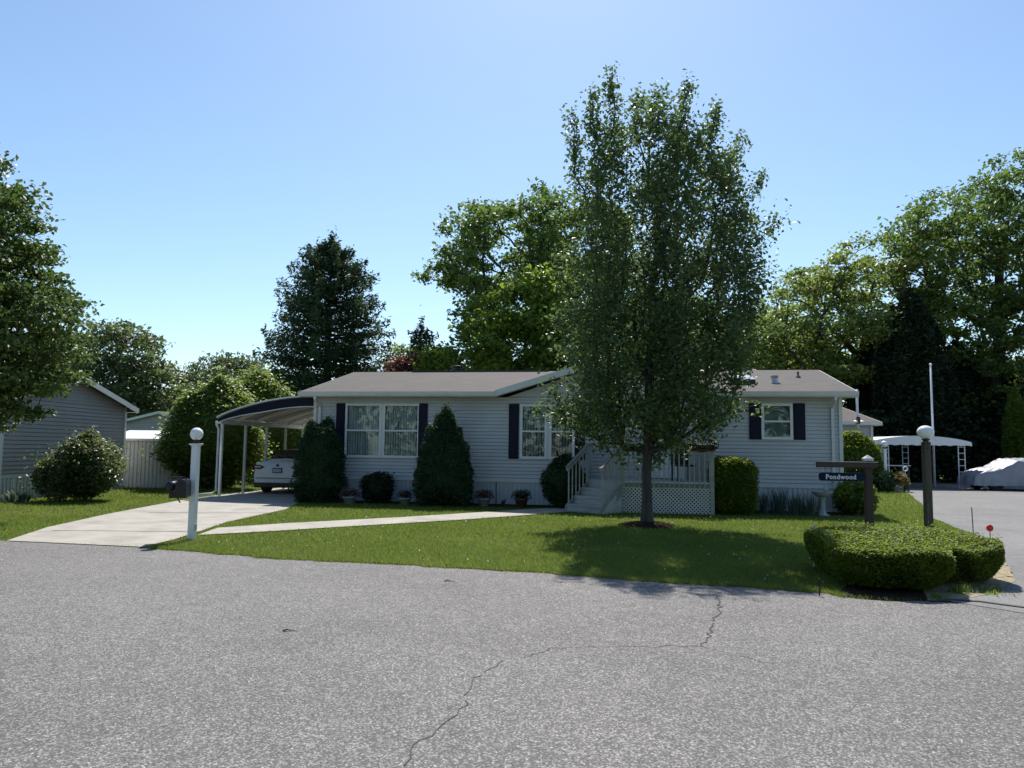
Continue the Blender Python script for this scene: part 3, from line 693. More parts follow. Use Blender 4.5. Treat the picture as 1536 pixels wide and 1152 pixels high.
# cross gable over the middle
pk = gz + 0.16; ypk = (pk + .02 - ZE) / slope - OV
gl = gx0 - 0.32; gr = gx1 + 0.32; zb = ZE + 0.03
slab(rf, (gl, -OV - .03, zb), (gm_, -OV - .03, pk), (gm_, ypk, pk + .004), (gl, -OV + .05, zb + .004))
slab(rf, (gm_, -OV - .03, pk), (gr, -OV - .03, zb), (gr, -OV + .05, zb + .004), (gm_, ypk, pk + .004))
roof = rf.build('roof', M['shingle'], home)
rv = MB(); a0 = W(580, 556)[0]; rv.box(-4.2, 0.6, HM - .12, HM + .12, RZ - .02, RZ + .035); rv.box(1.5, 6.5, HM - .12, HM + .12, RZ - .02, RZ + .035); rv.build('ridge_vent', M['black'], roof)
# fascia, gutter, soffit
def gutter(mb, x0, x1):
    mb.prism([(0, 0)], 0, 0) if False else None
    prof = [(-0.0, 3.05), (-0.075, 3.055), (-0.10, 3.10), (-0.115, 3.175), (-0.115, 3.195), (0.0, 3.195)]
    n = len(prof); y0 = -OV - .012
    mb.add([(x0, y0 + p[0], p[1]) for p in prof] + [(x1, y0 + p[0], p[1]) for p in prof], [tuple(range(n)), tuple(range(n, 2*n))[::-1]] + [(i, n + i, n + (i+1) % n, (i+1) % n) for i in range(n)])
for ga, gb in ((S0 - OE, gl + .04), (gr - .04, S1 + OE)): gt = MB(); gutter(gt, ga, gb); gt.build('gutter', M['trim'], roof)
for xa, xb in ((S0 - OE, gl + .02), (gr - .02, S1 + OE)): sf = MB(); sf.box(xa, xb, -OV, -0.02, 3.045, 3.06); sf.build('soffit', M['soffit'], roof)
fr = MB()
fr.bar((gl, -OV - .045, zb - .09), (gm_, -OV - .045, pk - .09), 0.03, 0.17, (0, 0, 1)); fr.bar((gm_, -OV - .045, pk - .09), (gr, -OV - .045, zb - .09), 0.03, 0.17)
fr.build('gable_fascia', M['trim'], roof)
for sx in (S0 - OE - .015, S1 + OE + .015):
    fr = MB(); fr.bar((sx, -OV, ZE - .08), (sx, HM, RZ - .08), 0.03, 0.14); fr.bar((sx, HD + OV, ZE - .08), (sx, HM, RZ - .08), 0.03, 0.14); fr.build('fascia', M['trim'], roof)
# gable soffit strip
gs = MB(); slab(gs, (gl, -OV - .02, zb - .15), (gm_, -OV - .02, pk - .15), (gm_, -.02, pk - .15), (gl, -.02, zb - .15), .01); slab(gs, (gm_, -OV - .02, pk - .15), (gr, -OV - .02, zb - .15), (gr, -.02, zb - .15), (gm_, -.02, pk - .15), .01); gs.build('gable_soffit', M['soffit'], roof)
def downspout(u):
    s = W(u, 650)[0]; d = MB()
    d.bar((s, -OV - .06, 3.06), (s, -OV - .06, 2.96), .07, .05, (0, 1, 0)); d.bar((s, -OV - .06, 2.97), (s, -.05, 2.78), .07, .05, (1, 0, 0))
    d.box(s - .04, s + .04, -.08, -.047, .12, 2.8); d.bar((s, -.065, .14), (s, -.24, .05), .08, .05, (1, 0, 0))
    d.build('downspout', M['trim'], home, bevel=.006)
downspout(480); downspout(1248.5)
# windows
def window(wx, kind='blinds'):
    s0, s1, z0, z1 = wx; fw = 0.055; mid = (z0 + z1) / 2
    f = MB(); f.box(s0 - .02, s1 + .02, -.045, .02, z1 - fw, z1 + .02); f.box(s0 - .02, s1 + .02, -.055, .02, z0 - .02, z0 + fw)
    f.box(s0 - .02, s0 + fw, -.043, .02, z0 + fw, z1 - fw); f.box(s1 - fw, s1 + .02, -.043, .02, z0 + fw, z1 - fw)
    f.box(s0 + fw, s1 - fw, -.035, .01, mid - .025, mid + .025)
    fo = f.build('window', M['white'], home, bevel=.004)
    g = MB(); g.box(s0 + fw, s1 - fw, -.008, -.004, mid + .025, z1 - fw); g.build('pane', M['glass'], fo)
    g = MB(); g.box(s0 + fw, s1 - fw, .004, .008, z0 + fw, mid - .025); g.build('pane', M['glass'], fo)
    r = MB(); r.box(s0 - .1, s1 + .1, .40, .42, z0 - .1, z1 + .1); r.box(s0 - .1, s1 + .1, .022, .41, z0 - .14, z0 - .1); r.box(s0 - .1, s1 + .1, .022, .41, z1 + .1, z1 + .12); r.box(s0 - .12, s0 - .1, .022, .41, z0 - .1, z1 + .1); r.box(s1 + .1, s1 + .12, .022, .41, z0 - .1, z1 + .1)
    r.build('window_recess', M['darkroom'], fo)
    if kind in ('blinds', 'reflected_curves', 'drape'):
        bl = MB(); x = s0 + fw + .03; rr = random.Random(int(s0 * 100))
        while x < s1 - fw - .03:
            a = rr.uniform(-.15, .15) + 0.95; c, sn = math.cos(a) * .038, math.sin(a) * .038
            bl.add([(x - c, .10 - sn, z0 + fw), (x + c, .10 + sn, z0 + fw), (x + c, .10 + sn, z1 - fw), (x - c, .10 - sn, z1 - fw)], [(0, 1, 2, 3)]); x += .078
        bl.build('blinds', M['blind'], fo)
    if kind == 'drape':     # tied-back drape in front of the blinds
        cu = MB(); m0 = (s0 + s1) / 2 + .08; ztop = z1 - fw
        for sgn in (-1, 1):
            for k in range(5):
                x0 = m0 + sgn * (0.04 + .06 * k); x1 = m0 + sgn * (.26 + .015 * k)
                cu.tube([(x0, .045, ztop), (m0 + sgn * (.12 + .05 * k), .045, ztop - .28), (x1, .045, ztop - .62)], .013, 5)
        cu.build('curtain_and_reflection', M['curtain_and_reflection'], fo)
    if kind == 'reflected_curves':  # pale tubes shaped like reflections of curved things in the glass
        cu = MB(); wv = (s1 - s0) - 2 * fw
        def arc(z, sag, a=0.0, b_=1.0, r_=.014):
            cu.tube([(s0 + fw + wv * (a + (b_ - a) * t / 10), .035, z + sag * math.sin(math.pi * t / 10)) for t in range(11)], r_, 5)
        arc(z1 - .19, .09, .08, .8); arc(z1 - .22, -.07, 0, 1); arc(z1 - .36, -.02, 0, 1, .02); arc(z1 - .42, -.09, .2, .75, .018); arc(z0 + .24, -.10, 0, 1, .016); arc(z0 + .16, .05, .2, .8, .014)
        for a, b_ in ((.14, .03), (.70, .80), (.86, .72)):
            cu.tube([(s0 + fw + wv * a, .035, z1 - .40), (s0 + fw + wv * b_, .035, mid + .04)], .017, 5)
        for a, b_ in ((.1, .24), (.74, .66), (.9, .98)):
            cu.tube([(s0 + fw + wv * a, .035, mid - .04), (s0 + fw + wv * b_, .035, z0 + .28)], .014, 5)
        cu.build('curtain_and_reflection', M['curtain_and_reflection'], fo)
    if kind == 'shade':
        cu = MB(); cu.box(s0 + fw, s1 - fw, .16, .17, z0 + .03, z1 - .03)
        cu.build('roller_shade', simple('shade_cloth', (0.26, 0.33, 0.31), .8), fo)
        cv = MB(); wv = (s1 - s0) - 2 * fw
        for k in range(3):
            cv.tube([(s0 + fw + wv * t / 12, .06 + .012 * k, z1 - .34 + .05 * k + .20 * math.sin(math.pi * t / 12)) for t in range(13)], .017, 5)
        top = [(s0 + fw, z1 - .30)] + [(s0 + fw + wv * t / 12, z1 - .26 + .19 * math.sin(math.pi * t / 12)) for t in range(13)] + [(s1 - fw, z1 - .05), (s0 + fw, z1 - .05)]
        cv.build('curtain_and_reflection', M['curtain_and_reflection'], fo)
    return fo
window(wA); wo = window(wB, 'drape'); window(wC, 'reflected_curves'); window(wD, 'blinds'); window(wE, 'shade')
def shutter(u, v0, v1, z0=None, z1=None, wd=0.30):
    s, _ = W(u, v0); zt = z1 or W(u, v0)[1]; zb_ = z0 or W(u, v1)[1]; m = MB()
    m.box(s - wd/2, s + wd/2, -.045, -.017, zb_, zt)
    for a, b_ in ((0.03, .49), (.51, .97)):
        za, zc_ = zb_ + (zt - zb_) * a, zb_ + (zt - zb_) * b_
        m.box(s - wd/2 + .035, s + wd/2 - .035, -.056, -.0445, za, zc_)
    m.build('shutter', M['navy'], home, bevel=.004)
shutter(512.5, 605, 686, wA[2] - .02, wA[3] + .02, .29); shutter(635.5, 605, 686, wA[2] - .02, wA[3] + .02, .27); shutter(771.2, 606, 688, wC[2] - .02, wC[3] + .02, .29); shutter(870, 606, 688, wC[2] - .02, wC[3] + .02, .29)
shutter(1132, 605.5, 658.7, wE[2] - .02, wE[3] + .02, .31); shutter(1198, 605.5, 658.7, wE[2] - .02, wE[3] + .02, .31)
# mullion boards between the paired windows
for wa_, wb_ in ((wA, wB), (wC, wD)): mu = MB(); mu.box(wa_[1] + .02, wb_[0] - .02, -.03, .0, wa_[2] - .02, wa_[3] + .02); mu.build('mullion', M['trim'], home)
# door behind the rail
s0, s1, z0, z1 = door
d = MB(); d.box(s0, s1, .0, .04, z0 + .02, z1); d.box(s0 + .12, s1 - .12, -.008, 0.0, z0 + .25, z0 + .85); dO = d.build('front_door', M['white'], home, bevel=.005)
d = MB(); d.box(s0 - .07, s0, -.035, .05, z0, z1 + .07); d.box(s1, s1 + .07, -.035, .05, z0, z1 + .07); d.box(s0, s1, -.035, .05, z1, z1 + .07); d.build('door_frame', M['trim'], dO)
d = MB(); d.box(s0 + .14, s1 - .14, -.012, -.001, z0 + 1.1, z1 - .18); d.build('door_glass', M['darkglass'], dO)
d = MB(); d.lathe((s1 - .07, -.03, z0 + .98), [(.01, -.03), (.03, 0), (.01, .03)], 10); d.build('handle', M['metal'], dO)
# roof fittings, standing on the slope
def onroof(u, v):
    # intersect with front slope plane
    d = ray(u, v); n = (ex.cross((ey * (HM + OV) + Vector((0, 0, RZ - ZE))))).normalized(); p0 = O + ey * -OV + Vector((0, 0, ZE)); c0 = Vector((0, 0, CAMZ))
    t = (p0 - c0).dot(n) / d.dot(n); p = c0 + d * t - O
    return p.dot(ex), p.dot(ey), p.z
x, y, z = onroof(1162, 574); v_ = MB(); v_.lathe((x, y, z), [(.13, -.08), (.13, .02), (.095, .03), (.095, .17), (.12, .175), (.12, .21), (.02, .215)], 14); v_.build('roof_vent', M['metal'], roof, True)
x, y, z = onroof(1197, 566); v_ = MB(); v_.lathe((x, y, z), [(.10, -.06), (.08, .02), (.035, .04), (.035, .17), (.03, .175)], 10); v_.build('vent_pipe', M['rust'], roof, True)
x, y, z = onroof(1117, 577); v_ = MB(); v_.box(x - .38, x + .30, y, y + .6, z - .05, z + .15); v_.build('skylight_curb', M['black'], roof)
v_ = MB(); v_.add([(x - .40, y - .02, z + .16), (x + .32, y - .02, z + .16), (x + .32, y + .62, z + .26), (x - .40, y + .62, z + .26), (x - .3, y + .1, z + .24), (x + .22, y + .1, z + .24), (x + .22, y + .5, z + .32), (x - .3, y + .5, z + .32)], [(0, 1, 5, 4), (1, 2, 6, 5), (2, 3, 7, 6), (3, 0, 4, 7), (4, 5, 6, 7), (3, 2, 1, 0)])
v_.build('skylight', M['clearlamp'], roof)
v_ = MB(); p = P(686, 556, 26.5) - O; v_.lathe((p.dot(ex), HM + .5, RZ - .2), [(.2, 0), (.2, .25), (.25, .25), (.25, .3), (.17, .33), (.17, .38), (.24, .40), (.24, .44), (.05, .47)], 14); v_.build('chimney', M['black'], roof)

# ------------------------------------------------------------------ deck with stairs
deck = empty('front_deck', O, -TH, 'weathered grey wooden porch deck with stairs, railings and white lattice skirt', 'deck')
DZ = 0.80; A_ = (2.30, -0.06); B_ = (2.30, -1.35); C_ = (3.18, -2.0); D_ = (5.41, -2.0); E_ = (5.41, -0.06)
m = MB(); m.prism([A_, B_, C_, D_, E_], DZ - .035, DZ)
m.build('deck_floor', M['deckwood'], deck)
def facebox(mb, p, q, z0, z1, out0, out1):
    p = Vector((*p, 0)); q = Vector((*q, 0)); d = (q - p).normalized(); n = Vector((d.y, -d.x, 0))
    a, b_, c, e = p + n*out0, q + n*out0, q + n*out1, p + n*out1
    mb.add([(*v.xy, z) for z in (z0, z1) for v in (a, b_, c, e)], [(0,3,2,1),(4,5,6,7),(0,1,5,4),(1,2,6,5),(2,3,7,6),(3,0,4,7)])
m = MB(); facebox(m, C_, D_, .63, DZ - .037, -.04, .0); facebox(m, D_, E_, .63, DZ - .037, -.04, .0); facebox(m, A_, B_, .63, DZ - .037, -.04, .0); m.build('rim_board', M['deckgreen'], deck)
m = MB(); facebox(m, C_, D_, DZ - .034, DZ + .004, .0, .03); m.build('floor_nosing', M['lattice'], deck)
dv = Vector((-.595, -.80, 0)).normalized(); pv = Vector((-.80, .595, 0)).normalized()
Cv = Vector((*C_, 0)); SW = 1.10
tread = []; 
for k in range(1, 4):
    z = DZ - .2 * k; f = Cv + dv * (.28 * k); b0 = Cv + dv * (.28 * (k - 1))
    m = MB(); a = f + dv * .025; q = [a, a + pv * SW, b0 + pv * SW, b0]
    m.add([(*p.xy, zz) for zz in (z - .035, z) for p in q], [(0,3,2,1),(4,5,6,7),(0,1,5,4),(1,2,6,5),(2,3,7,6),(3,0,4,7)][::1])
    m.build('tread', M['lattice'] if False else M['deckwood'], deck)
for k in range(0, 4):
    z1 = DZ - .2 * k - .036; f = Cv + dv * (.28 * k); m = MB(); q = [f, f + pv * SW, f + pv * SW - dv * .02, f - dv * .02]
    m.add([(*p.xy, zz) for zz in (max(0.0, z1 - .165), z1) for p in q], [(0,3,2,1),(4,5,6,7),(0,1,5,4),(1,2,6,5),(2,3,7,6),(3,0,4,7)]); m.build('riser', M['deckwood'], deck)
for off_ in (-.0, SW):
    st = MB(); p0 = Cv + pv * (off_ + (-.04 if off_ == 0 else .0)); p1 = p0 + pv * .04
    pr = [(0, DZ - .04), (.28 * 1, DZ - .24), (.28 * 2, DZ - .44), (.28*3 + .02, .16), (.28 * 3 + .02, 0), (.28*2.2, 0), (0, DZ - .34)]
    vs = [(*(p0 + dv * a).xy, z) for a, z in pr] + [(*(p1 + dv * a).xy, z) for a, z in pr]; n = len(pr)
    st.add(vs, [tuple(range(n)), tuple(range(n, 2*n))[::-1]] + [(i, (i+1) % n, n + (i+1) % n, n + i) for i in range(n)]); st.build('stringer', M['deckgreen'], deck)
# lattice
def clip(poly, a, b_, c):        # keep a*x+b*y<=c
    out = []
    for i in range(len(poly)):
        p, q = poly[i], poly[(i+1) % len(poly)]; fp = a*p[0] + b_*p[1] - c; fq = a*q[0] + b_*q[1] - c
        if fp <= 0: out.append(p)
        if fp * fq < 0:
            t = fp / (fp - fq); out.append((p[0] + (q[0]-p[0])*t, p[1] + (q[1]-p[1])*t))
    return out
def lattice(p, q, poly_fn, z0, z1, name='lattice_panel', pitch=.066, wd=.029):
    p = Vector((*p, 0)); q = Vector((*q, 0)); L = (q - p).length; d = (q - p) / L; n = Vector((d.y, -d.x, 0)); m = MB()
    for lay, sgn in ((0.0, 1), (.008, -1)):
        k = -L - 2
        while k < L + 2:
            c0 = (k, z0) ; dd = (1, sgn); hw = wd * .7071
            st_ = [(k - hw, 0), (k + hw, 0), (k + hw + sgn * 2, 2), (k - hw + sgn * 2, 2)]
            for (a, b_, c) in poly_fn(L): 
                if st_: st_ = clip(st_, a, b_, c)
            if len(st_) >= 3:
                nn = len(st_); o1 = n * (.012 + lay); o2 = n * (.019 + lay)
                m.add([tuple(p + d*x + o1 + Vector((0, 0, z))) for x, z in st_] + [tuple(p + d*x + o2 + Vector((0, 0, z))) for x, z in st_],
                      [tuple(range(nn))[::-1], tuple(range(nn, 2*nn))] + [(i, (i+1) % nn, nn + (i+1) % nn, nn + i) for i in range(nn)])
            k += pitch * 1.4142
    return m.build(name, M['lattice'], deck)
lattice(C_, D_, lambda L: [(-1, 0, 0), (1, 0, L), (0, 1, .66), (0, -1, -.02)], 0, .66)
lattice(D_, E_, lambda L: [(-1, 0, 0), (1, 0, L), (0, 1, .66), (0, -1, -.02)], 0, .66)
# triangular panel beside the stairs (seen from the front it runs from the bottom step to the corner)
T0 = Cv + dv * .90 - pv * .045
lattice((T0.x, T0.y), C_, lambda L: [(-1, 0, 0), (1, 0, L), (-.72 / L, 1, -.02), (0, -1, -.02)], 0, .66)
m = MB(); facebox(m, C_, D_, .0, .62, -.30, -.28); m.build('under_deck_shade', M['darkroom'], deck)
# railings
def rail(pts, zs_, nb, bottom=None, cap='railcap', bot_off=-.14):
    a = Vector((*pts[0], 0)); b_ = Vector((*pts[1], 0)); m = MB(); up = Vector((0, 0, 1))
    za, zb_ = zs_
    m.bar(a + up * (za + .92), b_ + up * (zb_ + .92), .12, .035); m.build('rail_cap', M[cap], deck)
    m = MB(); m.bar(a + up * (za + .86), b_ + up * (zb_ + .86), .035, .08); m.build('rail', M['deckwood'], deck)
    for k in range(nb):
        t = (k + .5) / nb; p = a.lerp(b_, t); z = za + (zb_ - za) * t
        m = MB(); m.box(p.x - .017, p.x + .017, p.y - .017, p.y + .017, (z + bot_off) if bottom is None else bottom(t), z + .85); m.build('baluster', M['deckwood'], deck)
o_ = .025
rail((( C_[0], C_[1] - o_)), (0, 0), 1) if False else None
rail(((C_[0], C_[1] - o_), (D_[0], D_[1] - o_)), (DZ, DZ), 18)
rail(((D_[0] + o_, D_[1]), (E_[0] + o_, E_[1])), (DZ, DZ), 13)
rail(((B_[0] - o_, B_[1]), (A_[0] - o_, A_[1])), (DZ, DZ), 9)
for side in (0.0, SW):
    p0 = Cv + pv * side; p1 = p0 + dv * .84
    rail((p1.xy, p0.xy), (.2, DZ), 6, bot_off=-.02)
for (x, y) in (D_, C_, (E_[0], E_[1] - .05)):
    m = MB(); m.box(x - .045, x + .045, y - .05, y + .04, 0.0, DZ + .90); m.build('post', M['deckwood'], deck)

# ------------------------------------------------------------------ flower basket on the rail, shepherd hook, chair on the deck
def local(x, y, z=0): return O + ex * x + ey * y + Vector((0, 0, z))
p = local(5.15, -2.12, DZ + .70)
fb = empty('flower_box', p, -TH, 'reddish brown planter of trailing leaves hung inside the deck rail by its right corner', 'planter')
m = MB(); m.prism([(-.35, -.09), (.30, -.09), (.30, .09), (-.35, .09)], 0, .16); m.build('planter_box', M['terracotta'], fb)
shrub('', '', '', (0, 0), .42, .17, .32, M['leaf_dark'], 900, .05, 2.2, amp=.1, parent=fb, part='foliage', core=.6)
fb.children[-1].location.z = .08; fb.children[-2].location.z = .08
g = MB(); g.v = []; 
p = local(5.46, -2.05, DZ + .93)
fl = empty('white_flower_spray', p, 0, 'small spray of white blossoms at the end of the deck rail', 'flowers')
leaves('petals', rng.normal(size=(60, 3)) * .05, .05, M['leaf_white'], fl)
m = MB(); m.tube([(0, 0, -.12), (.01, 0, .0)], .006, 5); m.build('stem', M['leaf_dark'], fl)
sh = empty('patio_chair', local(4.75, -1.2, DZ), -TH + .3, 'dark patio chair standing on the deck behind the rail', 'chair')
m = MB(); m.box(-.25, .25, -.25, .25, .38, .43); m.build('seat', M['black'], sh)
m = MB(); m.box(-.25, .25, .22, .26, .43, .95); m.build('backrest', M['black'], sh)
for sx in (-.22, .22):
    for sy in (-.22, .22):
        m = MB(); m.box(sx - .018, sx + .018, sy - .018, sy + .018, 0, .38); m.build('leg', M['black'], sh)

# ------------------------------------------------------------------ lamps
def lamp(name, loc, hpost, pw, gr, mat, label, square=True, capm='white', squash=1.0, rz=0.0):
    t = empty(name, loc, rz, label, 'lamp post', None)
    m = MB()
    m.box(-pw/2, pw/2, -pw/2, pw/2, 0, hpost); m.build('post', mat, t, bevel=.006)
    if capm:
        m = MB(); m.box(-pw/2 - .012, pw/2 + .012, -pw/2 - .012, pw/2 + .012, hpost, hpost + .02); m.box(-pw/2 - .03, pw/2 + .03, -pw/2 - .03, pw/2 + .03, hpost + .02, hpost + .042); m.build('post_cap', M[capm], t, bevel=.004)
        z = hpost + .042
    else: z = hpost
    m = MB(); m.lathe((0, 0, z), [(.05, 0), (.055, .02), (.04, .035), (.045, .05), (.05, .06)], 14) if capm else m.lathe((0, 0, z - .12), [(.065, 0), (.075, .01), (.045, .03), (.04, .07), (.09, .085), (.05, .10), (.045, .14), (.07, .16), (.07, .175)], 14)
    m.build('lamp_collar', M['black'], t, True); z += .055
    prof = [(gr * math.sin(math.pi * (i + .35) / 14.7) , gr * squash * (1 - math.cos(math.pi * (i + .35) / 14.7))) for i in range(15)]
    m = MB(); m.lathe((0, 0, z), prof, 24); m.build('globe', M['globe'], t, True)
    return t
p = G(287.5, 809.5)
l1 = lamp('street_lamp', p, 1.57, .108, .107, M['white'], 'white square lamp post with round globe and black mailbox beside the concrete driveway', rz=-.12)
m = MB(); m.box(.06, .075, -.02, .02, .16, .26); m.build('outlet_box', M['metal'], l1)
p = G(1328.5, 737)
lamp('street_lamp', p, 1.72, .13, .135, M['white'], 'white lamp post with round globe by the far shrub near the white carport')
p = P(1393.5, 800, 13.5); p.z = 0
lb = lamp('street_lamp', p, 1.80, .115, .142, M['oldwood'], 'weathered brown wooden lamp post with white globe rising behind the clipped hedge', capm=None, squash=.84)
# mailbox with newspaper tube on the left post
q = G(287.5, 809.5)
mbx = empty('mailbox', (q.x - .06, q.y - .28, .73), .22, 'black mailbox with newspaper tube mounted on the white lamp post', 'mailbox')
def arch(w_, h, n=10):
    return [(-w_/2, 0), (w_/2, 0)] + [(w_/2 * math.cos(math.pi * i / n), h - w_/2 + w_/2 * math.sin(math.pi * i / n)) for i in range(n + 1)]
m = MB(); pr = arch(.165, .29); m.prism_y(pr, -.20, .24); m.build('box', M['black'], mbx, bevel=.004)
m = MB(); m.prism_y([(x * 1.04, z * 1.02 - .002) for x, z in pr], -.215, -.20); m.box(-.01, .01, -.235, -.215, .21, .25); m.build('door', M['black'], mbx)
m = MB(); m.tube([(-.175, -.16, .175), (-.175, .24, .175)], .08, 14); m.build('newspaper_tube', M['black'], mbx, True)
m = MB(); m.box(-.22, .06, .0, .05, -.02, 0.09); m.tube([(-.17, .0, .25), (-.17, .0, .325), (.0, .0, .33), (.05, .0, .28)], .010, 6); m.bar((-.16, .03, .09), (-.05, .06, -.10), .02, .02); m.build('bracket', M['black'], mbx)

# ------------------------------------------------------------------ road name sign
p = P(1304.5, 800, 12.6); p.z = 0
sg = empty('road_name_sign', p, R(-3), 'brown wooden post and arm holding the dark blue Pondwood name board', 'sign')
m = MB(); m.box(-.055, .055, -.055, .055, 0, 1.46); m.build('post', M['brownwood'], sg, bevel=.005)
m = MB(); m.add([(-.07, -.07, 1.46), (.07, -.07, 1.46), (.07, .07, 1.46), (-.07, .07, 1.46), (-.07, -.07, 1.50), (.07, -.07, 1.50), (.07, .07, 1.50), (-.07, .07, 1.50), (0, 0, 1.56)],
      [(3, 2, 1, 0), (0, 1, 5, 4), (1, 2, 6, 5), (2, 3, 7, 6), (3, 0, 4, 7), (4, 5, 8), (5, 6, 8), (6, 7, 8), (7, 4, 8)]); m.build('post_cap', M['cap'], sg)
m = MB(); m.box(-.87, .13, -.095, -.057, 1.345, 1.435); m.build('arm', M['brownwood'], sg, bevel=.004)
m = MB(); m.box(-.875, .135, -.10, -.052, 1.436, 1.444); m.build('arm_cap', M['cap'], sg)
def sect(a, b_, c0, c1, ch):
    return [(a + ch, c0), (b_ - ch, c0), (b_ - ch * .4, c0 + ch * .5), (b_, c0 + ch), (b_, c1 - ch), (b_ - ch * .4, c1 - ch * .5), (b_ - ch, c1), (a + ch, c1), (a + ch * .4, c1 - ch * .5), (a, c1 - ch), (a, c0 + ch), (a + ch * .4, c0 + ch * .5)]
m = MB(); m.prism_y(sect(-.83, -.10, 1.125, 1.26, .03), -.088, -.066); bd = m.build('name_board', M['signblue'], sg)
for x in (-.72, -.22):
    m = MB(); m.tube([(x + .016 * math.cos(t * .7854), -.077, 1.32 + .018 * math.sin(t * .7854)) for t in range(9)], .004, 5); m.tube([(x, -.077, 1.26), (x, -.077, 1.302)], .004, 5); m.build('hook', M['black'], sg)
fc = bpy.data.curves.new('lettering', 'FONT'); fc.body = 'Pondwood'; fc.size = .108; fc.extrude = .002; fc.align_x = 'CENTER'; fc.offset = .0022; fc.space_character = 1.12
fo_ = bpy.data.objects.new('lettering_tmp', fc); C.objects.link(fo_); bpy.context.view_layer.update()
me = bpy.data.meshes.new_from_object(fo_.evaluated_get(bpy.context.evaluated_depsgraph_get())); bpy.data.objects.remove(fo_)
me.materials.clear(); me.materials.append(M['letter'])
# serifs: thin slabs at the feet and heads of the stems give the letters their bookish look
def add_serifs(me):
    import bmesh
    bm = bmesh.new(); bm.from_mesh(me); bmesh.ops.remove_doubles(bm, verts=bm.verts, dist=1e-5); seen = set(); isl = []
    for v in bm.verts:
        if v in seen: continue
        st = [v]; seen.add(v); g = []
        while st:
            q = st.pop(); g.append(q)
            for e in q.link_edges:
                o2 = e.other_vert(q)
                if o2 not in seen: seen.add(o2); st.append(o2)
        isl.append(g)
    isl.sort(key=lambda g: min(q.co.x for q in g)); zt = max(v.co.z for v in bm.verts)
    sl = []
    for ch, g in zip('Pondwood', isl):
        x0, x1 = min(q.co.x for q in g), max(q.co.x for q in g); y0, y1 = min(q.co.y for q in g), max(q.co.y for q in g); w_ = .014; e = .008; t = .006
        if ch == 'P': sl += [(x0 - e, x0 + w_ + e, 0, t), (x0 - e, x0 + w_, y1 - t, y1)]
        if ch == 'n': sl += [(x0 - e, x0 + w_ + e*.6, 0, t), (x1 - w_ - e*.6, x1 + e, 0, t), (x0 - e, x0 + w_*.5, y1 - t, y1)]
        if ch == 'd': sl += [(x1 - w_ - e, x1, y1 - t, y1), (x1 - w_, x1 + e, 0, t)]
        if ch == 'w': sl += [(x0 - e*.6, x0 + w_ + e*.6, y1 - t, y1), (x1 - w_ - e*.6, x1 + e*.6, y1 - t, y1)]
    for a, b_, c, d_ in sl:
        vv = [bm.verts.new((x, y, zt + .0004)) for x, y in ((a, c), (b_, c), (b_, d_), (a, d_))]; bm.faces.new(vv)
    bm.to_mesh(me); bm.free()
add_serifs(me)
lo = bpy.data.objects.new('lettering', me); C.objects.link(lo); lo.parent = bd
lo.rotation_euler = (R(90), 0, 0); xs = [v.co.x for v in me.vertices]; lo.scale = (.50 / (max(xs) - min(xs)), 1, 1); lo.location = (-.475, -.0905, 1.155)

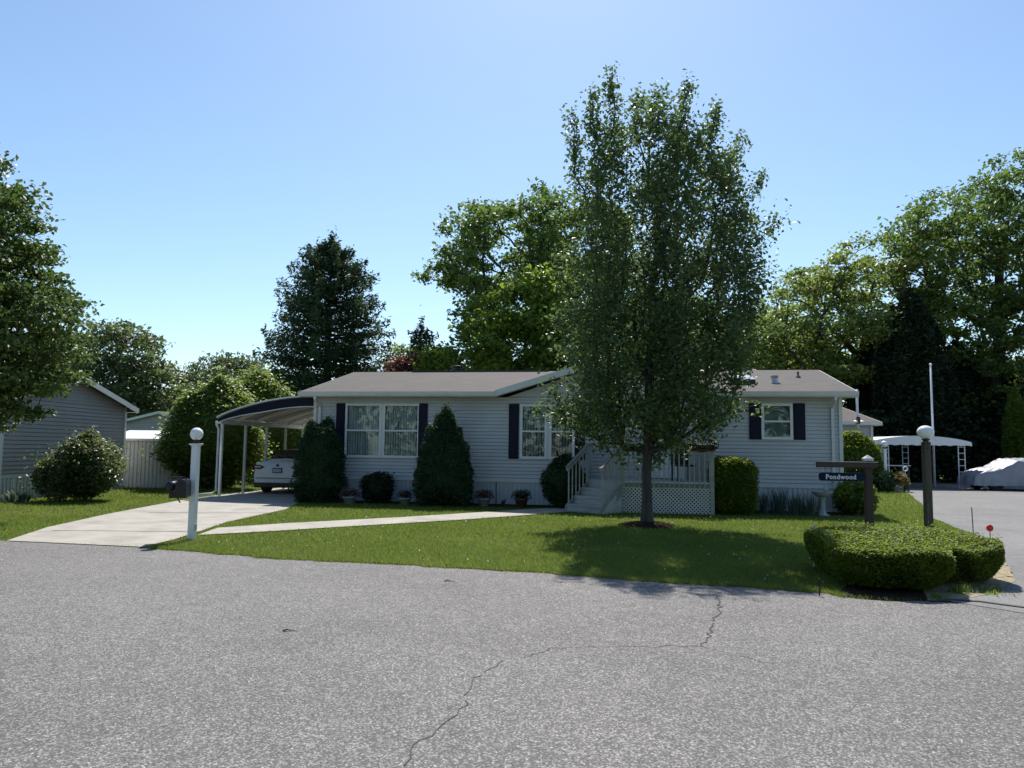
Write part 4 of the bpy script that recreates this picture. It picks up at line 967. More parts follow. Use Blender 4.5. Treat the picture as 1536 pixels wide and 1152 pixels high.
# ------------------------------------------------------------------ hedge at the corner with stakes and reflector
def hedge(name, label, poly, h, n, seedv, lsize=.045, slope_=0.06):
    """clipped hedge over a rounded ground outline"""
    rr = np.random.default_rng(seedv); poly = np.array(poly); c = poly.mean(0); nv = len(poly)
    # dense closed outline
    t = np.linspace(0, nv, 97)[:-1]; i0 = t.astype(int) % nv; f = (t % 1)[:, None]
    P0, P1, P2, P3 = poly[(i0 - 1) % nv], poly[i0], poly[(i0 + 1) % nv], poly[(i0 + 2) % nv]
    out = 0.5 * ((2*P1) + (-P0 + P2)*f + (2*P0 - 5*P1 + 4*P2 - P3)*f*f + (-P0 + 3*P1 - 3*P2 + P3)*f**3)
    root = empty(name, (c[0], c[1], 0), 0, label, 'hedge')
    o = out - c; m_ = len(o)
    prof = [(0.0, .74), (.2, .84), (.5, .97), (.78, 1.0), (.92, .985), (1.0, .92)]
    def surf(ti, zf):
        k = ti * m_; a = k.astype(int) % m_; b_ = (a + 1) % m_; f = (k % 1)[:, None]
        return (o[a] * (1 - f) + o[b_] * f) * np.interp(zf, [q[0] for q in prof], [q[1] for q in prof])[:, None]
    ph = rr.uniform(0, 6, 6)
    def bumpy(x, y): return .05 * np.sin(x*2.3 + ph[0]) * np.sin(y*2.9 + ph[1]) + .03 * np.sin(x*6.1 + ph[2] + y*3) 
    ns = int(n * .58); ti = rr.uniform(0, 1, ns); zf = rr.uniform(0.08, 1, ns) ** .85
    s = surf(ti, zf); d = 1 - np.abs(rr.normal(size=ns)) * .035; s = s * (d + .05 * np.sin(ti * 60 + zf * 5 + ph[3]) * .5)[:, None]
    Zs = zf * (h + bumpy(s[:, 0], s[:, 1]))
    nt_ = n - ns; ti = rr.uniform(0, 1, nt_); r_ = np.sqrt(rr.uniform(0, 1, nt_)); tp = surf(ti, np.ones(nt_)) * r_[:, None]
    Zt = h + bumpy(tp[:, 0], tp[:, 1]) - np.abs(rr.normal(size=nt_)) * .035 + .02 - .05 * r_ ** 6
    pts = np.concatenate([np.c_[s, Zs], np.c_[tp, Zt]])
    shoot = rr.uniform(size=len(pts)) < .035; pts[shoot] += np.abs(rr.normal(size=(shoot.sum(), 3))) * [.0, .0, .045] + rr.normal(size=(shoot.sum(), 3)) * .018
    leaves('foliage', pts, lsize, M['leaf_hedge'], root, nrm_bias=.7)
    cv = []; lv = [0.0, .3, .6, .78, .84]  # opaque dark core added inside the leaves to block light
    for z in lv:
        for k in range(m_):
            q = o[k] * np.interp(z, [q_[0] for q_ in prof], [q_[1] for q_ in prof]) * (.93 if z else .8)
            cv.append((q[0], q[1], z * h if z else 0.06))
    cv.append((0, 0, h * .82)); idx = []
    for i in range(len(lv) - 1):
        for k in range(m_): idx.append((i*m_ + k, i*m_ + (k+1) % m_, (i+1)*m_ + (k+1) % m_, (i+1)*m_ + k))
    top = (len(lv) - 1) * m_
    for k in range(m_): idx.append((top + k, top + (k+1) % m_, len(cv) - 1, len(cv) - 1))
    mm = MB(); mm.add(cv, [f_ if f_[2] != f_[3] else f_[:3] for f_ in idx]); mm.build('dark_core', M['leaf_dark'], root)
    return root
hedge('clipped_hedge', 'broad clipped green hedge at the lawn corner in front of the sign post',
      [(3.92, 9.6), (3.84, 9.05), (4.0, 8.68), (4.5, 8.52), (4.95, 8.6), (5.16, 8.95), (5.2, 9.7), (5.1, 10.6), (4.7, 11.0), (4.2, 10.8), (4.0, 10.3)], .54, 42000, 21, .036)
hedge('clipped_hedge', 'smaller clipped hedge clump nearest the side road at the asphalt edge',
      [(5.08, 9.7), (5.12, 9.2), (5.45, 9.08), (5.9, 9.2), (6.18, 9.6), (6.22, 10.1), (6.05, 10.7), (5.6, 11.2), (5.2, 11.1), (5.0, 10.4)], .52, 26000, 22, .036)
def stake(name, u, vt, vb, Y, r, mat, label, cat='stake', z0=0):
    b_ = P(u, vb, Y); a = P(u, vt, Y); o = empty(name, (b_.x, Y, z0), 0, label, cat); m = MB(); m.tube([(0, 0, 0), (.01, 0, (a.z - z0) * .5), (0, 0, a.z - z0)], r, 6); m.build('rod', mat, o); return o, a.z - z0
stake('marker_stake', 1459, 761, 800, 11.3, .007, M['rust'], 'thin rusty rod standing upright between hedge and side road')
stake('marker_stake', 1394, 757, 840, 10.8, .007, M['rust'], 'thin rusty rod in the hedge right in front of the brown lamp post')
stake('marker_stake', 1221, 784, 832, 10.7, .012, M['clearlamp'], 'short pale plastic marker rod at the left end of the hedge')
stake('marker_stake', 1229, 868, 897, 8.55, .008, M['black'], 'short dark stick at the road edge left of the hedge')
rf_, hh = stake('reflector', 1486, 792, 830, 10.4, .006, M['rust'], 'round red road reflector on a thin stake right of the hedge', 'reflector')
m = MB(); m.v = []; n = 20
m.add([(.045 * math.cos(2*math.pi*i/n), -.012, hh + .045 * math.sin(2*math.pi*i/n)) for i in range(n)] + [(.045 * math.cos(2*math.pi*i/n), .006, hh + .045 * math.sin(2*math.pi*i/n)) for i in range(n)],
      [tuple(range(n)), tuple(range(n, 2*n))[::-1]] + [(i, n + i, n + (i+1) % n, (i+1) % n) for i in range(n)]); m.build('disc', M['red'], rf_)
# edging stones
rr = random.Random(5)
def rock(mb, c, sx, sy, sz, rz=0):
    n = 9; k0 = len(mb.v); rings = []
    for i, (f, z) in enumerate([(.8, 0), (1.0, .35), (.85, .75), (.45, 1.0)]):
        for j in range(n):
            t = 2*math.pi*j/n + rz; q = f * rr.uniform(.85, 1.12); mb.v.append((c[0] + math.cos(t)*sx*q, c[1] + math.sin(t)*sy*q, c[2] + z*sz*rr.uniform(.9, 1.1)))
    for i in range(3):
        for j in range(n): mb.f.append((k0+i*n+j, k0+i*n+(j+1)%n, k0+(i+1)*n+(j+1)%n, k0+(i+1)*n+j))
    mb.f.append(tuple(k0 + 3*n + j for j in range(n)))
for i, (u, v, s, lab) in enumerate([(1405, 874, .11, 'pale grey edging stone, leftmost under the smaller hedge clump'), (1430, 873, .13, 'pale grey edging stone, largest one under the smaller hedge clump'),
                               (1462, 868, .12, 'flat grey edging stone, rightmost under the smaller hedge clump')]):
    q = G(u, v); m = MB(); rock(m, (0, 0, 0), s, s * .6, s * .75); o = m.build('edging_stone', M['stone'], None); o.location = (q.x, q.y, .01); tag(o, lab, 'stone')
q = G(1253, 756)
m = MB(); rock(m, (0, 0, 0), .28, .10, .05); o = m.build('splash_stone', M['stone'], None); o.location = (q.x, q.y - .1, .01); tag(o, 'flat grey splash stone below the downspout at the right house corner', 'stone')
# weeds on the verge
def tuft(name, label, x, y, n, h, spread, mat, cat='plant', lean=.5, wd=.012, group=None, z=0, curve=True):
    rr = np.random.default_rng(int(abs(x) * 1000 + y * 77)); V = []; Fc = []; rn = []
    for i in range(n):
        a = rr.uniform(0, 6.28); r0 = rr.uniform(0, spread) ; b0 = np.array([math.cos(a) * r0, math.sin(a) * r0, 0]); L = h * rr.uniform(.5, 1.1)
        d = np.array([math.cos(a), math.sin(a), 0]) * lean * L * rr.uniform(.2, 1); s = np.array([-math.sin(a), math.cos(a), 0]) * wd / 2
        p1 = b0 + d * .35 + [0, 0, L * .6]; p2 = b0 + d + [0, 0, L * (.95 if curve else 1)]
        k = len(V); V += [b0 - s, b0 + s, p1 + s, p1 - s, p2]; Fc += [(k, k+1, k+2), (k, k+2, k+3), (k+3, k+2, k+4)]; rn += [rr.uniform(0, .9)] * 3
    o = fast_mesh(name, V, Fc, 3, mat, None, rn); o.location = (x, y, z); return tag(o, label, cat, group)
q = G(1436, 890); tuft('weed_clump', 'bright green weed clump on the dry verge in front of the hedge', q.x, q.y, 90, .13, .12, M['grass'])
q = G(1478, 888); tuft('weed_clump', 'low wide grassy clump at the right end of the dry verge', q.x, q.y, 150, .07, .35, M['grass'])
q = G(1405, 898); tuft('weed_clump', 'small grass clump at the asphalt edge on the verge', q.x, q.y, 60, .07, .14, M['grass'])

# ------------------------------------------------------------------ shrubs and pots along the house
alb = [(0, .85), (.2, 1), (.45, .95), (.6, .88), (.8, .75), (.9, .60), (.97, .40), (1, .2)]
alb2 = [(0, .85), (.15, 1), (.3, .99), (.42, .90), (.55, .83), (.63, .74), (.67, .62), (.78, .55), (.88, .38), (.95, .2), (1, .05)]
def gx(u, Y): return P(u, 700, Y).x
shrub('dwarf_spruce', 'dark dwarf spruce with double top at the left house corner by the carport', 'shrub', (gx(480, 21.6), 21.6), .66, .62, 2.30, M['leaf_alberta'], 26000, .05, 6, alb, .20, 7, .06, wild=.06, seedv=31)
shrub('dwarf_spruce', 'tall pointed dwarf spruce with pinched waist right of the paired window', 'shrub', (gx(666, 20.9), 20.9), .77, .72, 2.62, M['leaf_alberta'], 32000, .05, 6, alb2, .17, 7, .06, wild=.06, seedv=32)
shrub('rounded_shrub', 'low dark rounded shrub under the left paired window', 'shrub', (gx(567, 21.5), 21.5), .47, .42, .88, M['leaf_dark'], 4500, .055, 2.2, None, .14, 7, .12, wild=.12, seedv=33)
shrub('rounded_shrub', 'dark evergreen shrub hugging the left side of the porch stairs', 'shrub', (gx(847, 20.3), 20.55), .60, .5, 1.45, M['leaf_alberta'], 9000, .06, 2.4, [(0, .65), (.2, 1), (.6, .95), (.85, .7), (1, .3)], .12, 6, .1, wild=.08, seedv=34)
shrub('box_hedge_bush', 'clipped boxy bush with sunlit top beside the right deck corner', 'shrub', (gx(1103, 18.9), 19.15), .56, .5, 1.42, M['leaf_hedge'], 14000, .055, 4.5, [(0, .85), (.2, 1), (.8, 1), (1, .93)], .05, 6, .06, seedv=35)
shrub('leafy_perennial', 'broad-leaved dark green plant at the right house corner behind the sign', 'plant', (gx(1285, 19.6), 19.7), .50, .42, .82, M['leaf_hedge'], 2200, .11, 2.1, None, .16, 7, .16, wild=.15, seedv=36)
def pot(u, v, Y, h, r, potm, flm, label, n=420):
    q = P(u, v, Y); o = empty('flower_pot', (q.x, Y, 0), 0, label, 'flower pot')
    m = MB(); m.lathe((0, 0, 0), [(r * .68, 0), (r * .9, h * .8), (r * 1.05, h * .8), (r * 1.05, h), (r * .9, h)], 16); m.build('pot', M[potm], o, True)
    shrub('', '', '', (0, 0), r * 1.45, r * 1.45, .26, M['leaf_shrub'], n // 2, .05, 2, amp=.1, parent=o, part='foliage', core=.7, corem=M['leaf_dark'], wild=.3, seedv=int(u))
    for c in o.children:
        if c.name.startswith(('foliage', 'dark_core')): c.location.z = h - .04
    g_ = rng.normal(size=(n, 3)); g_ /= np.linalg.norm(g_, axis=1, keepdims=True); g_[:, 2] = np.abs(g_[:, 2]); g_ *= [r * 1.5, r * 1.5, .24]; g_[:, 2] += h - .02
    leaves('flowers', g_, .04, M[flm], o, nrm_bias=1.0); return o
pot(524, 760, 21.0, .22, .19, 'greypot', 'leaf_magenta', 'pot of magenta petunias beside the left corner spruce')
pot(608, 760, 21.0, .20, .17, 'greypot', 'leaf_magenta', 'pot of pink and white flowers between low shrub and pointed spruce', 200)
pot(726, 758, 20.7, .24, .18, 'greypot', 'leaf_magenta', 'grey pot of purple flowers just right of the pointed spruce')
pot(782, 758, 20.5, .26, .19, 'terracotta', 'leaf_dark', 'dark pot of trailing foliage below the middle window', 300)
q = P(754, 752, 20.9); tuft('seedling', 'tiny pale leafed seedling between the two flower pots', q.x, 20.9, 14, .22, .05, M['leaf_teal'], wd=.05)
for i, (u, lab) in enumerate([(1146, 'wispy blue-green lavender tuft next to the boxy bush'), (1168, 'wispy lavender tuft, second to the right of the boxy bush'), (1192, 'wispy lavender tuft in the middle of the bed below the right window'), (1213, 'wispy lavender tuft just left of the birdbath')]):
    tuft('lavender', lab, gx(u, 19.3 - .1 * i), 19.35 - .13 * i, 130, .62 if i != 1 else .75, .22, M['leaf_teal'], lean=.35, wd=.016, group='lavender tufts along the skirting')
q = P(1228, 740, 19.2)
bb = empty('birdbath', (q.x, 19.0, 0), 0, 'grey green stone birdbath with a little bird figure near the right corner', 'birdbath')
m = MB(); m.lathe((0, 0, 0), [(.16, 0), (.17, .03), (.10, .07), (.07, .15), (.06, .35), (.085, .45), (.10, .47)], 16); m.build('pedestal', M['birdstone'], bb, True)
m = MB(); m.lathe((0, 0, .47), [(.09, 0), (.20, .06), (.25, .13), (.26, .15), (.24, .15), (.16, .10), (.02, .08)], 20); m.build('bowl', M['birdstone'], bb, True)
m = MB(); m.lathe((.09, 0, .60), [(.01, 0), (.06, .02), (.075, .07), (.05, .11), (.04, .13), (.045, .16), (.02, .19), (.005, .195)], 12, 1.0, .7); m.bar((.15, 0, .66), (.22, 0, .63), .04, .02); m.build('bird_figure', M['birdstone'], bb, True)

# ------------------------------------------------------------------ left carport (attached awning)
cp = empty('carport', O, -TH, 'white and navy curved carport awning attached to the left end of the home', 'carport')
# local coords: x along the house (left of S0), y back
XL = -9.22; XR = S0 - .03; Y0 = -0.0; LN = 5.9
def archz(t): return 2.44 + .66 * math.sin(math.pi / 2 * (t ** .85)) + .0      # t 0 left .. 1 right
yf = .25
NS = 14
m = MB(); vs = []; 
for i in range(NS + 1):
    t = i / NS; x = XL - .05 + (XR - XL + .05) * t; z = archz(t); vs += [(x, yf - .12, z), (x, yf + LN, z), (x, yf + LN, z - .04), (x, yf - .12, z - .04)]
fs = []
for i in range(NS):
    k = i * 4; fs += [(k, k+4, k+5, k+1), (k+3, k+2, k+6, k+7), (k, k+3, k+7, k+4), (k+1, k+5, k+6, k+2)]
fs += [(0, 1, 2, 3), (NS*4+3, NS*4+2, NS*4+1, NS*4)]
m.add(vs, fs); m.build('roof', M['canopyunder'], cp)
m = MB(); vs = []
for i in range(NS + 1):
    t = i / NS; x = XL + (XR - XL) * t; z = archz(t); hh = .14 + .16 * min(1, t * 2.2); vs += [(x, yf - .15, z - .045), (x, yf - .125, z - .045), (x, yf - .125, z - hh), (x, yf - .15, z - hh)]
m.add(vs, [f for f in fs]); m.build('navy_fascia', M['navy'], cp)
m = MB(); vs = []
for i in range(NS + 1):
    t = i / NS; x = XL - .05 + (XR - XL + .05) * t; z = archz(t) + .025; vs += [(x, yf - .19, z), (x, yf - .121, z), (x, yf - .121, z - .045), (x, yf - .19, z - .045)]
m.add(vs, fs); m.build('edge_trim', M['white'], cp)
m = MB(); vs = []
for i in range(NS + 1):
    t = i / NS; x = XL + (XR - XL) * t; z = archz(t); hh = .14 + .16 * min(1, t * 2.2); vs += [(x, yf - .155, z - hh - .001), (x, yf - .12, z - hh - .001), (x, yf - .12, z - hh - .03), (x, yf - .155, z - hh - .03)]
m.add(vs, fs); m.build('lower_trim', M['trim'], cp)
m = MB(); m.box(XL - .08, XL + .02, yf + .0, yf + LN, 2.24, 2.38); m.build('side_beam', M['trim'], cp)
for k, yy in enumerate([.9, 2.1, 3.3, 4.5, 5.7]):
    m = MB()
    for i in range(NS): 
        t, t2 = i / NS, (i + 1) / NS
        m.bar((XL + (XR - XL) * t, yf + yy, archz(t) - .09), (XL + (XR - XL) * t2, yf + yy, archz(t2) - .09), .05, .09)
    m.build('rafter', M['trim'], cp)
for k in range(5):
    m = MB(); y = yf + .05 + k * 1.43; m.box(XL - .03, XL + .04, y, y + .07, 0, 2.25); m.build('post', M['white'] if k == 0 else M['metal'], cp)
m = MB(); m.tube([(XL - .12, yf - .05, 2.33), (XL - .12, yf - .05, 2.22), (XL - .05, yf - .03, 2.08), (XL - .05, yf - .03, .18), (XL - .10, yf - .15, .10), (XL - .45, yf - .5, .07)], .032, 8); m.build('downspout', M['white'], cp, True)

# ------------------------------------------------------------------ white sedan under the carport
car = empty('parked_car', (-7.62, 24.75, 0), R(-7), 'white sedan parked under the carport seen from behind', 'car')
# cross sections along y (0 = rear bumper): y, half width at sill, half width at belt, belt z, low z
def loft(mb, secs):
    n = len(secs[0]); k0 = len(mb.v)
    for s_ in secs: mb.v += s_
    for i in range(len(secs) - 1):
        for j in range(n): mb.f.append((k0+i*n+j, k0+i*n+(j+1)%n, k0+(i+1)*n+(j+1)%n, k0+(i+1)*n+j))
    mb.f.append(tuple(k0 + j for j in range(n))[::-1]); mb.f.append(tuple(k0 + (len(secs)-1)*n + j for j in range(n)))
def bsec(y, w_, zl, zb, crown=.03):
    pts = [(-w_*.90, zl), (-w_*.97, zl + .10), (-w_, zl + .28), (-w_*.985, (zl + zb)/2 + .10), (-w_*.93, zb - .04), (-w_*.84, zb), (-w_*.4, zb + crown), (0, zb + crown * 1.3)]
    pts += [(-x, z) for x, z in pts[:-1][::-1]]
    return [(x, y, z) for x, z in pts]
m = MB()
loft(m, [bsec(-.0, .76, .36, .80, .02), bsec(.04, .82, .30, .98, .03), bsec(.12, .86, .27, 1.03, .035), bsec(.45, .885, .24, 1.05, .04), bsec(1.0, .895, .22, 1.03), bsec(2.2, .90, .20, 1.00), bsec(3.3, .89, .22, .97), bsec(4.1, .86, .26, .84), bsec(4.5, .78, .30, .70), bsec(4.65, .62, .38, .60)])
m.build('body', M['carpaint'], car, True)
def csec(y, w0, w1, z0, z1):
    pts = [(-w0, z0), (-w1 * 1.03, z1 - .07), (-w1 * .90, z1 - .01), (0, z1 + .02), (w1 * .90, z1 - .01), (w1 * 1.03, z1 - .07), (w0, z0)]
    return [(x, y, z) for x, z in pts]
m = MB(); loft(m, [csec(.52, .70, .62, .98, 1.12), csec(1.25, .74, .54, .98, 1.44), csec(1.9, .76, .56, .97, 1.47), csec(2.7, .76, .56, .96, 1.43), csec(3.45, .74, .62, .94, 1.04)])
m.build('cabin', M['carpaint'], car, True)
m = MB(); A0 = csec(.52, .70, .62, .98, 1.12)[1:6]; A1 = csec(1.25, .74, .54, .98, 1.44)[1:6]; gvs = []
for t in (.06, .5, .95):
    for a_, b_ in zip(A0, A1): gvs.append(((a_[0]*(1-t) + b_[0]*t) * .95, a_[1]*(1-t) + b_[1]*t - .02, a_[2]*(1-t) + b_[2]*t + .018))
m.add(gvs, [(r_*5+c_, r_*5+c_+1, (r_+1)*5+c_+1, (r_+1)*5+c_) for r_ in range(2) for c_ in range(4)])
m.build('rear_window', M['darkglass'], car)
for sx in (-1, 1):
    m = MB(); m.add([(sx*.765, .95, 1.04), (sx*.785, 3.1, 1.02), (sx*.61, 2.7, 1.36), (sx*.60, 1.45, 1.39)], [(0, 1, 2, 3)]); m.add([(sx*.755, .95, 1.04), (sx*.775, 3.1, 1.02), (sx*.60, 2.7, 1.36), (sx*.59, 1.45, 1.39)], [(3, 2, 1, 0)]); m.build('side_window', M['darkglass'], car)
    m = MB(); m.prism_y([(sx*.86, .84), (sx*.85, .96), (sx*.62, .95), (sx*.44, .885), (sx*.60, .80)][::(1 if sx < 0 else -1)], -.02, .16); tl = m.build('taillight', M['redlamp'], car, bevel=.01)
    m = MB(); m.prism_y([(sx*.78, .87), (sx*.78, .91), (sx*.56, .895), (sx*.56, .875)][::(1 if sx < 0 else -1)], -.028, -.019); m.build('lamp_lens', M['clearlamp'], tl)
    m = MB(); m.box(sx*.95 - .07, sx*.95 + .07, 3.05, 3.2, .98, 1.10); m.build('mirror', M['carpaint'], car, bevel=.02)
m = MB(); m.box(-.80, .80, -.035, .10, .22, .38); m.build('lower_bumper', M['black'], car, bevel=.03)
m = MB(); m.box(-.72, .72, -.03, .02, .52, .535); m.build('bumper_seam', M['black'], car)
m = MB(); m.box(-.16, .16, -.032, .0, .70, .86); pl_ = m.build('licence_plate', M['navy'], car)
m = MB(); m.box(-.14, .14, -.038, -.031, .725, .835); m.build('plate_face', simple('plate_face', (.35, .42, .55), .4), pl_)
m = MB(); m.lathe((0, 0, 0), [(.001, 0), (.045, .003), (.05, .008)], 16); eo = m.build('emblem', M['navy'], car); eo.rotation_euler = (R(90), 0, 0); eo.location = (0, -.002, .945); eo.scale = (1.1, .75, 1)
for sx in (-1, 1):
    for yy in (.95, 3.7):
        m = MB(); rr_ = .32
        prof = [(rr_*.55, -.10), (rr_*.92, -.105), (rr_, -.07), (rr_, .07), (rr_*.92, .105), (rr_*.55, .10)]
        m.lathe((0, 0, 0), prof, 24); ty = m.build('wheel', M['tyre'], car, True); ty.rotation_euler = (0, R(90), 0); ty.location = (sx*.78, yy, .32)
        m = MB(); m.lathe((0, 0, 0), [(rr_*.5, sx*.09), (rr_*.6, sx*.108), (.03, sx*.07)], 16); m.build('rim', M['alloy'], ty)

# ------------------------------------------------------------------ neighbouring houses
def gable_house(name, label, x0, x1, y0, y1, ridge_axis, zwall, zr, wallm, rz=0, loc=(0, 0, 0), ov=.3, base_h=.62):
    h = empty(name, loc, rz, label, 'house')
    w_ = MB()
    def face(p, q):       # lapped wall from p to q, outward on the right-hand side
        L = math.hypot(q[0]-p[0], q[1]-p[1]); d = ((q[0]-p[0])/L, (q[1]-p[1])/L); n = (d[1], -d[0])
        mm = MB(); clap(mm, 0, L, base_h + .1, zwall, 0, base_h + .1, .115)
        w_.add([(p[0] + d[0]*v[0] + n[0]*(-v[1]), p[1] + d[1]*v[0] + n[1]*(-v[1]), v[2]) for v in mm.v], mm.f)
    pts = [(x0, y0), (x1, y0), (x1, y1), (x0, y1)]
    for i in range(4): face(pts[i], pts[(i+1) % 4])
    def tri(p, q):
        L = math.hypot(q[0]-p[0], q[1]-p[1]); d = ((q[0]-p[0])/L, (q[1]-p[1])/L); n = (d[1], -d[0]); z = zwall; sl = (zr - zwall) / (L/2)
        zz = base_h + .1 + math.floor((zwall - base_h - .1) / .115) * .115
        while zz < zr - .02:
            za = max(zz, zwall); zb_ = min(zz + .115, zr); a = (za - zwall)/sl; b_ = (zb_ - zwall)/sl
            w_.add([(p[0] + d[0]*s_ + n[0]*o_, p[1] + d[1]*s_ + n[1]*o_, zq) for s_, o_, zq in ((a, .016, za), (L-a, .016, za), (L-b_, 0, zb_), (b_, 0, zb_))], [(0, 1, 2, 3)])
            zz += .115
    if ridge_axis == 'x': tri(pts[1], pts[2]); tri(pts[3], pts[0])
    else: tri(pts[0], pts[1]); tri(pts[2], pts[3])
    w_.build('wall', wallm, h)
    s_ = MB()
    for i in range(4):
        p, q = pts[i], pts[(i+1) % 4]; L = math.hypot(q[0]-p[0], q[1]-p[1]); d = ((q[0]-p[0])/L, (q[1]-p[1])/L); n = (d[1], -d[0]); k = 0; x = 0
        while x < L:
            wd = .09 if k % 2 else .055; o_ = .02 if k % 2 else .008; x2 = min(L, x + wd)
            s_.add([(p[0] + d[0]*a + n[0]*o_, p[1] + d[1]*a + n[1]*o_, z) for a, z in ((x, 0), (x2, 0), (x2, base_h), (x, base_h))], [(0, 1, 2, 3)]); x = x2; k += 1
        s_.add([(p[0] + d[0]*a + n[0]*.035, p[1] + d[1]*a + n[1]*.035, z) for a, z in ((0, base_h), (L, base_h), (L, base_h + .1), (0, base_h + .1))], [(0, 1, 2, 3)])
    s_.build('skirting', M['skirt'], h)
    c = MB()
    for (px, py) in pts: c.box(px - .05, px + .05, py - .05, py + .05, 0, zwall)
    c.build('corner_board', M['trim'], h)
    r = MB(); f = MB()
    if ridge_axis == 'x':
        ym = (y0 + y1)/2; sl = (zr - zwall)/((y1 - y0)/2); ze = zwall - ov*sl + .06; zt = zr + .06
        slab(r, (x0 - ov, y0 - ov, ze), (x1 + ov, y0 - ov, ze), (x1 + ov, ym, zt), (x0 - ov, ym, zt)); slab(r, (x1 + ov, y1 + ov, ze), (x0 - ov, y1 + ov, ze), (x0 - ov, ym + .001, zt - .001), (x1 + ov, ym + .001, zt - .001))
        for xx in (x0 - ov, x1 + ov):
            sg_ = 1 if xx > x0 else -1
            f.bar((xx + sg_*.016, y0 - ov, ze - .09), (xx + sg_*.016, ym, zt - .09), .03, .17); f.bar((xx + sg_*.016, y1 + ov, ze - .09), (xx + sg_*.016, ym, zt - .09), .03, .17)
        f.box(x0 - ov, x1 + ov, y0 - ov - .10, y0 - ov - .002, ze - .14, ze - .01); f.box(x0 - ov, x1 + ov, y1 + ov + .002, y1 + ov + .10, ze - .14, ze - .01)
        f.box(x0 - ov, x1 + ov, y0 - ov, y0 - .02, ze - .16, ze - .15); f.box(x0 - ov, x1 + ov, y1 + .02, y1 + ov, ze - .16, ze - .15)
    else:
        xm = (x0 + x1)/2; sl = (zr - zwall)/((x1 - x0)/2); ze = zwall - ov*sl + .06; zt = zr + .06
        slab(r, (x0 - ov, y1 + ov, ze), (x0 - ov, y0 - ov, ze), (xm, y0 - ov, zt), (xm, y1 + ov, zt)); slab(r, (x1 + ov, y0 - ov, ze), (x1 + ov, y1 + ov, ze), (xm + .001, y1 + ov, zt - .001), (xm + .001, y0 - ov, zt - .001))
        for yy in (y0 - ov, y1 + ov):
            sg_ = 1 if yy > y0 else -1
            f.bar((x0 - ov, yy + sg_*.016, ze - .09), (xm, yy + sg_*.016, zt - .09), .03, .17); f.bar((x1 + ov, yy + sg_*.016, ze - .09), (xm, yy + sg_*.016, zt - .09), .03, .17)
        f.box(x0 - ov - .1, x0 - ov - .002, y0 - ov, y1 + ov, ze - .14, ze - .01); f.box(x1 + ov + .002, x1 + ov + .1, y0 - ov, y1 + ov, ze - .14, ze - .01)
    ro = r.build('roof', M['shingle'], h); f.build('fascia', M['trim'], ro)
    return h
# left neighbour: gable end seen obliquely
gable_house('neighbour_house', 'taupe sided house with gable end facing the driveway at far left', -26, -13.65, 20.2, 26.6, 'x', 2.86, 3.62, M['siding_tan'])
# its small far neighbour behind the shed
gable_house('neighbour_house', 'grey gabled house peeking out behind the white shed', -26.0, -20.6, 50, 62, 'y', 3.0, 3.68, M['siding_far'])
# house behind on the right
hz = gable_house('neighbour_house', 'pale house behind the right end of the mobile home with brown roof', 6.0, 15.75, 33, 40.5, 'x', 2.93, 3.75, M['siding_pale'])
# shed
sh_ = empty('metal_shed', (-14.6, 27.6, 0), R(-6), 'white ribbed metal shed left of the big leafy shrub', 'shed')
m = MB(); x = 0; k = 0
while x < 3.0:
    wd = .10 if k % 2 else .05; o_ = -.02 if k % 2 else 0; m.add([(x, o_, 0), (x + wd, o_, 0), (x + wd, o_, 1.72), (x, o_, 1.72)], [(0, 1, 2, 3)]); x += wd; k += 1
m.box(0, 3.0, .02, 2.4, 0, 1.72); m.build('wall', M['shed'], sh_)
m = MB(); slab(m, (-.1, -.12, 1.78), (3.1, -.12, 1.78), (3.1, 1.2, 2.10), (-.1, 1.2, 2.10)); slab(m, (3.1, 2.5, 1.78), (-.1, 2.5, 1.78), (-.1, 1.202, 2.10), (3.1, 1.202, 2.10)); m.box(-.1, 3.1, -.14, -.121, 1.70, 1.78); m.build('roof', M['white'], sh_)

# ------------------------------------------------------------------ right: white carport, covered car, flag pole, mast
rc = empty('carport', (16.35, 34.2, 0), R(2), 'flat arched white metal carport with scalloped valance and lattice posts', 'carport')
WD = 4.55; 
m = MB(); vs = []; NS = 16
def rz_(t): return 2.12 + .26 * math.sin(math.pi * t) ** .8
for i in range(NS + 1):
    t = i / NS; x = WD * t; z = rz_(t) ; vs += [(x - .1, -.2, z), (x - .1, 5.2, z), (x - .1, 5.2, z - .05), (x - .1, -.2, z - .05)]
fs = []
for i in range(NS):
    k = i * 4; fs += [(k, k+4, k+5, k+1), (k+3, k+2, k+6, k+7), (k, k+3, k+7, k+4), (k+1, k+5, k+6, k+2)]
fs += [(0, 1, 2, 3), (NS*4+3, NS*4+2, NS*4+1, NS*4)]
m.add(vs, fs); m.build('roof', M['white'], rc)
m = MB(); n = 68
for i in range(n):
    t0, t1 = i / n, (i + 1) / n; xa, xb = WD * t0 - .08, WD * t1 - .08
    ba = 1.93 + .035 * abs(math.sin(math.pi * t0 * 9)); bb_ = 1.93 + .035 * abs(math.sin(math.pi * t1 * 9))
    m.add([(xa, -.215, ba), (xb, -.215, bb_), (xb, -.215, rz_(t1) - .03), (xa, -.215, rz_(t0) - .03), (xa, -.202, ba), (xb, -.202, bb_), (xb, -.202, rz_(t1) - .03), (xa, -.202, rz_(t0) - .03)], [(0, 1, 2, 3), (7, 6, 5, 4), (0, 4, 5, 1)])
m.build('valance', M['white'], rc)
for (x, y) in ((.42, 0), (3.95, 0), (3.95, 4.6), (.42, 4.6)):
    m = MB(); 
    for dx in (0, .30): m.box(x + dx, x + dx + .035, y, y + .035, 0, 2.1)
    for k in range(7): m.box(x + .035, x + .30, y + .008, y + .028, .2 + k * .28, .225 + k * .28)
    m.build('lattice_post', M['white'], rc)
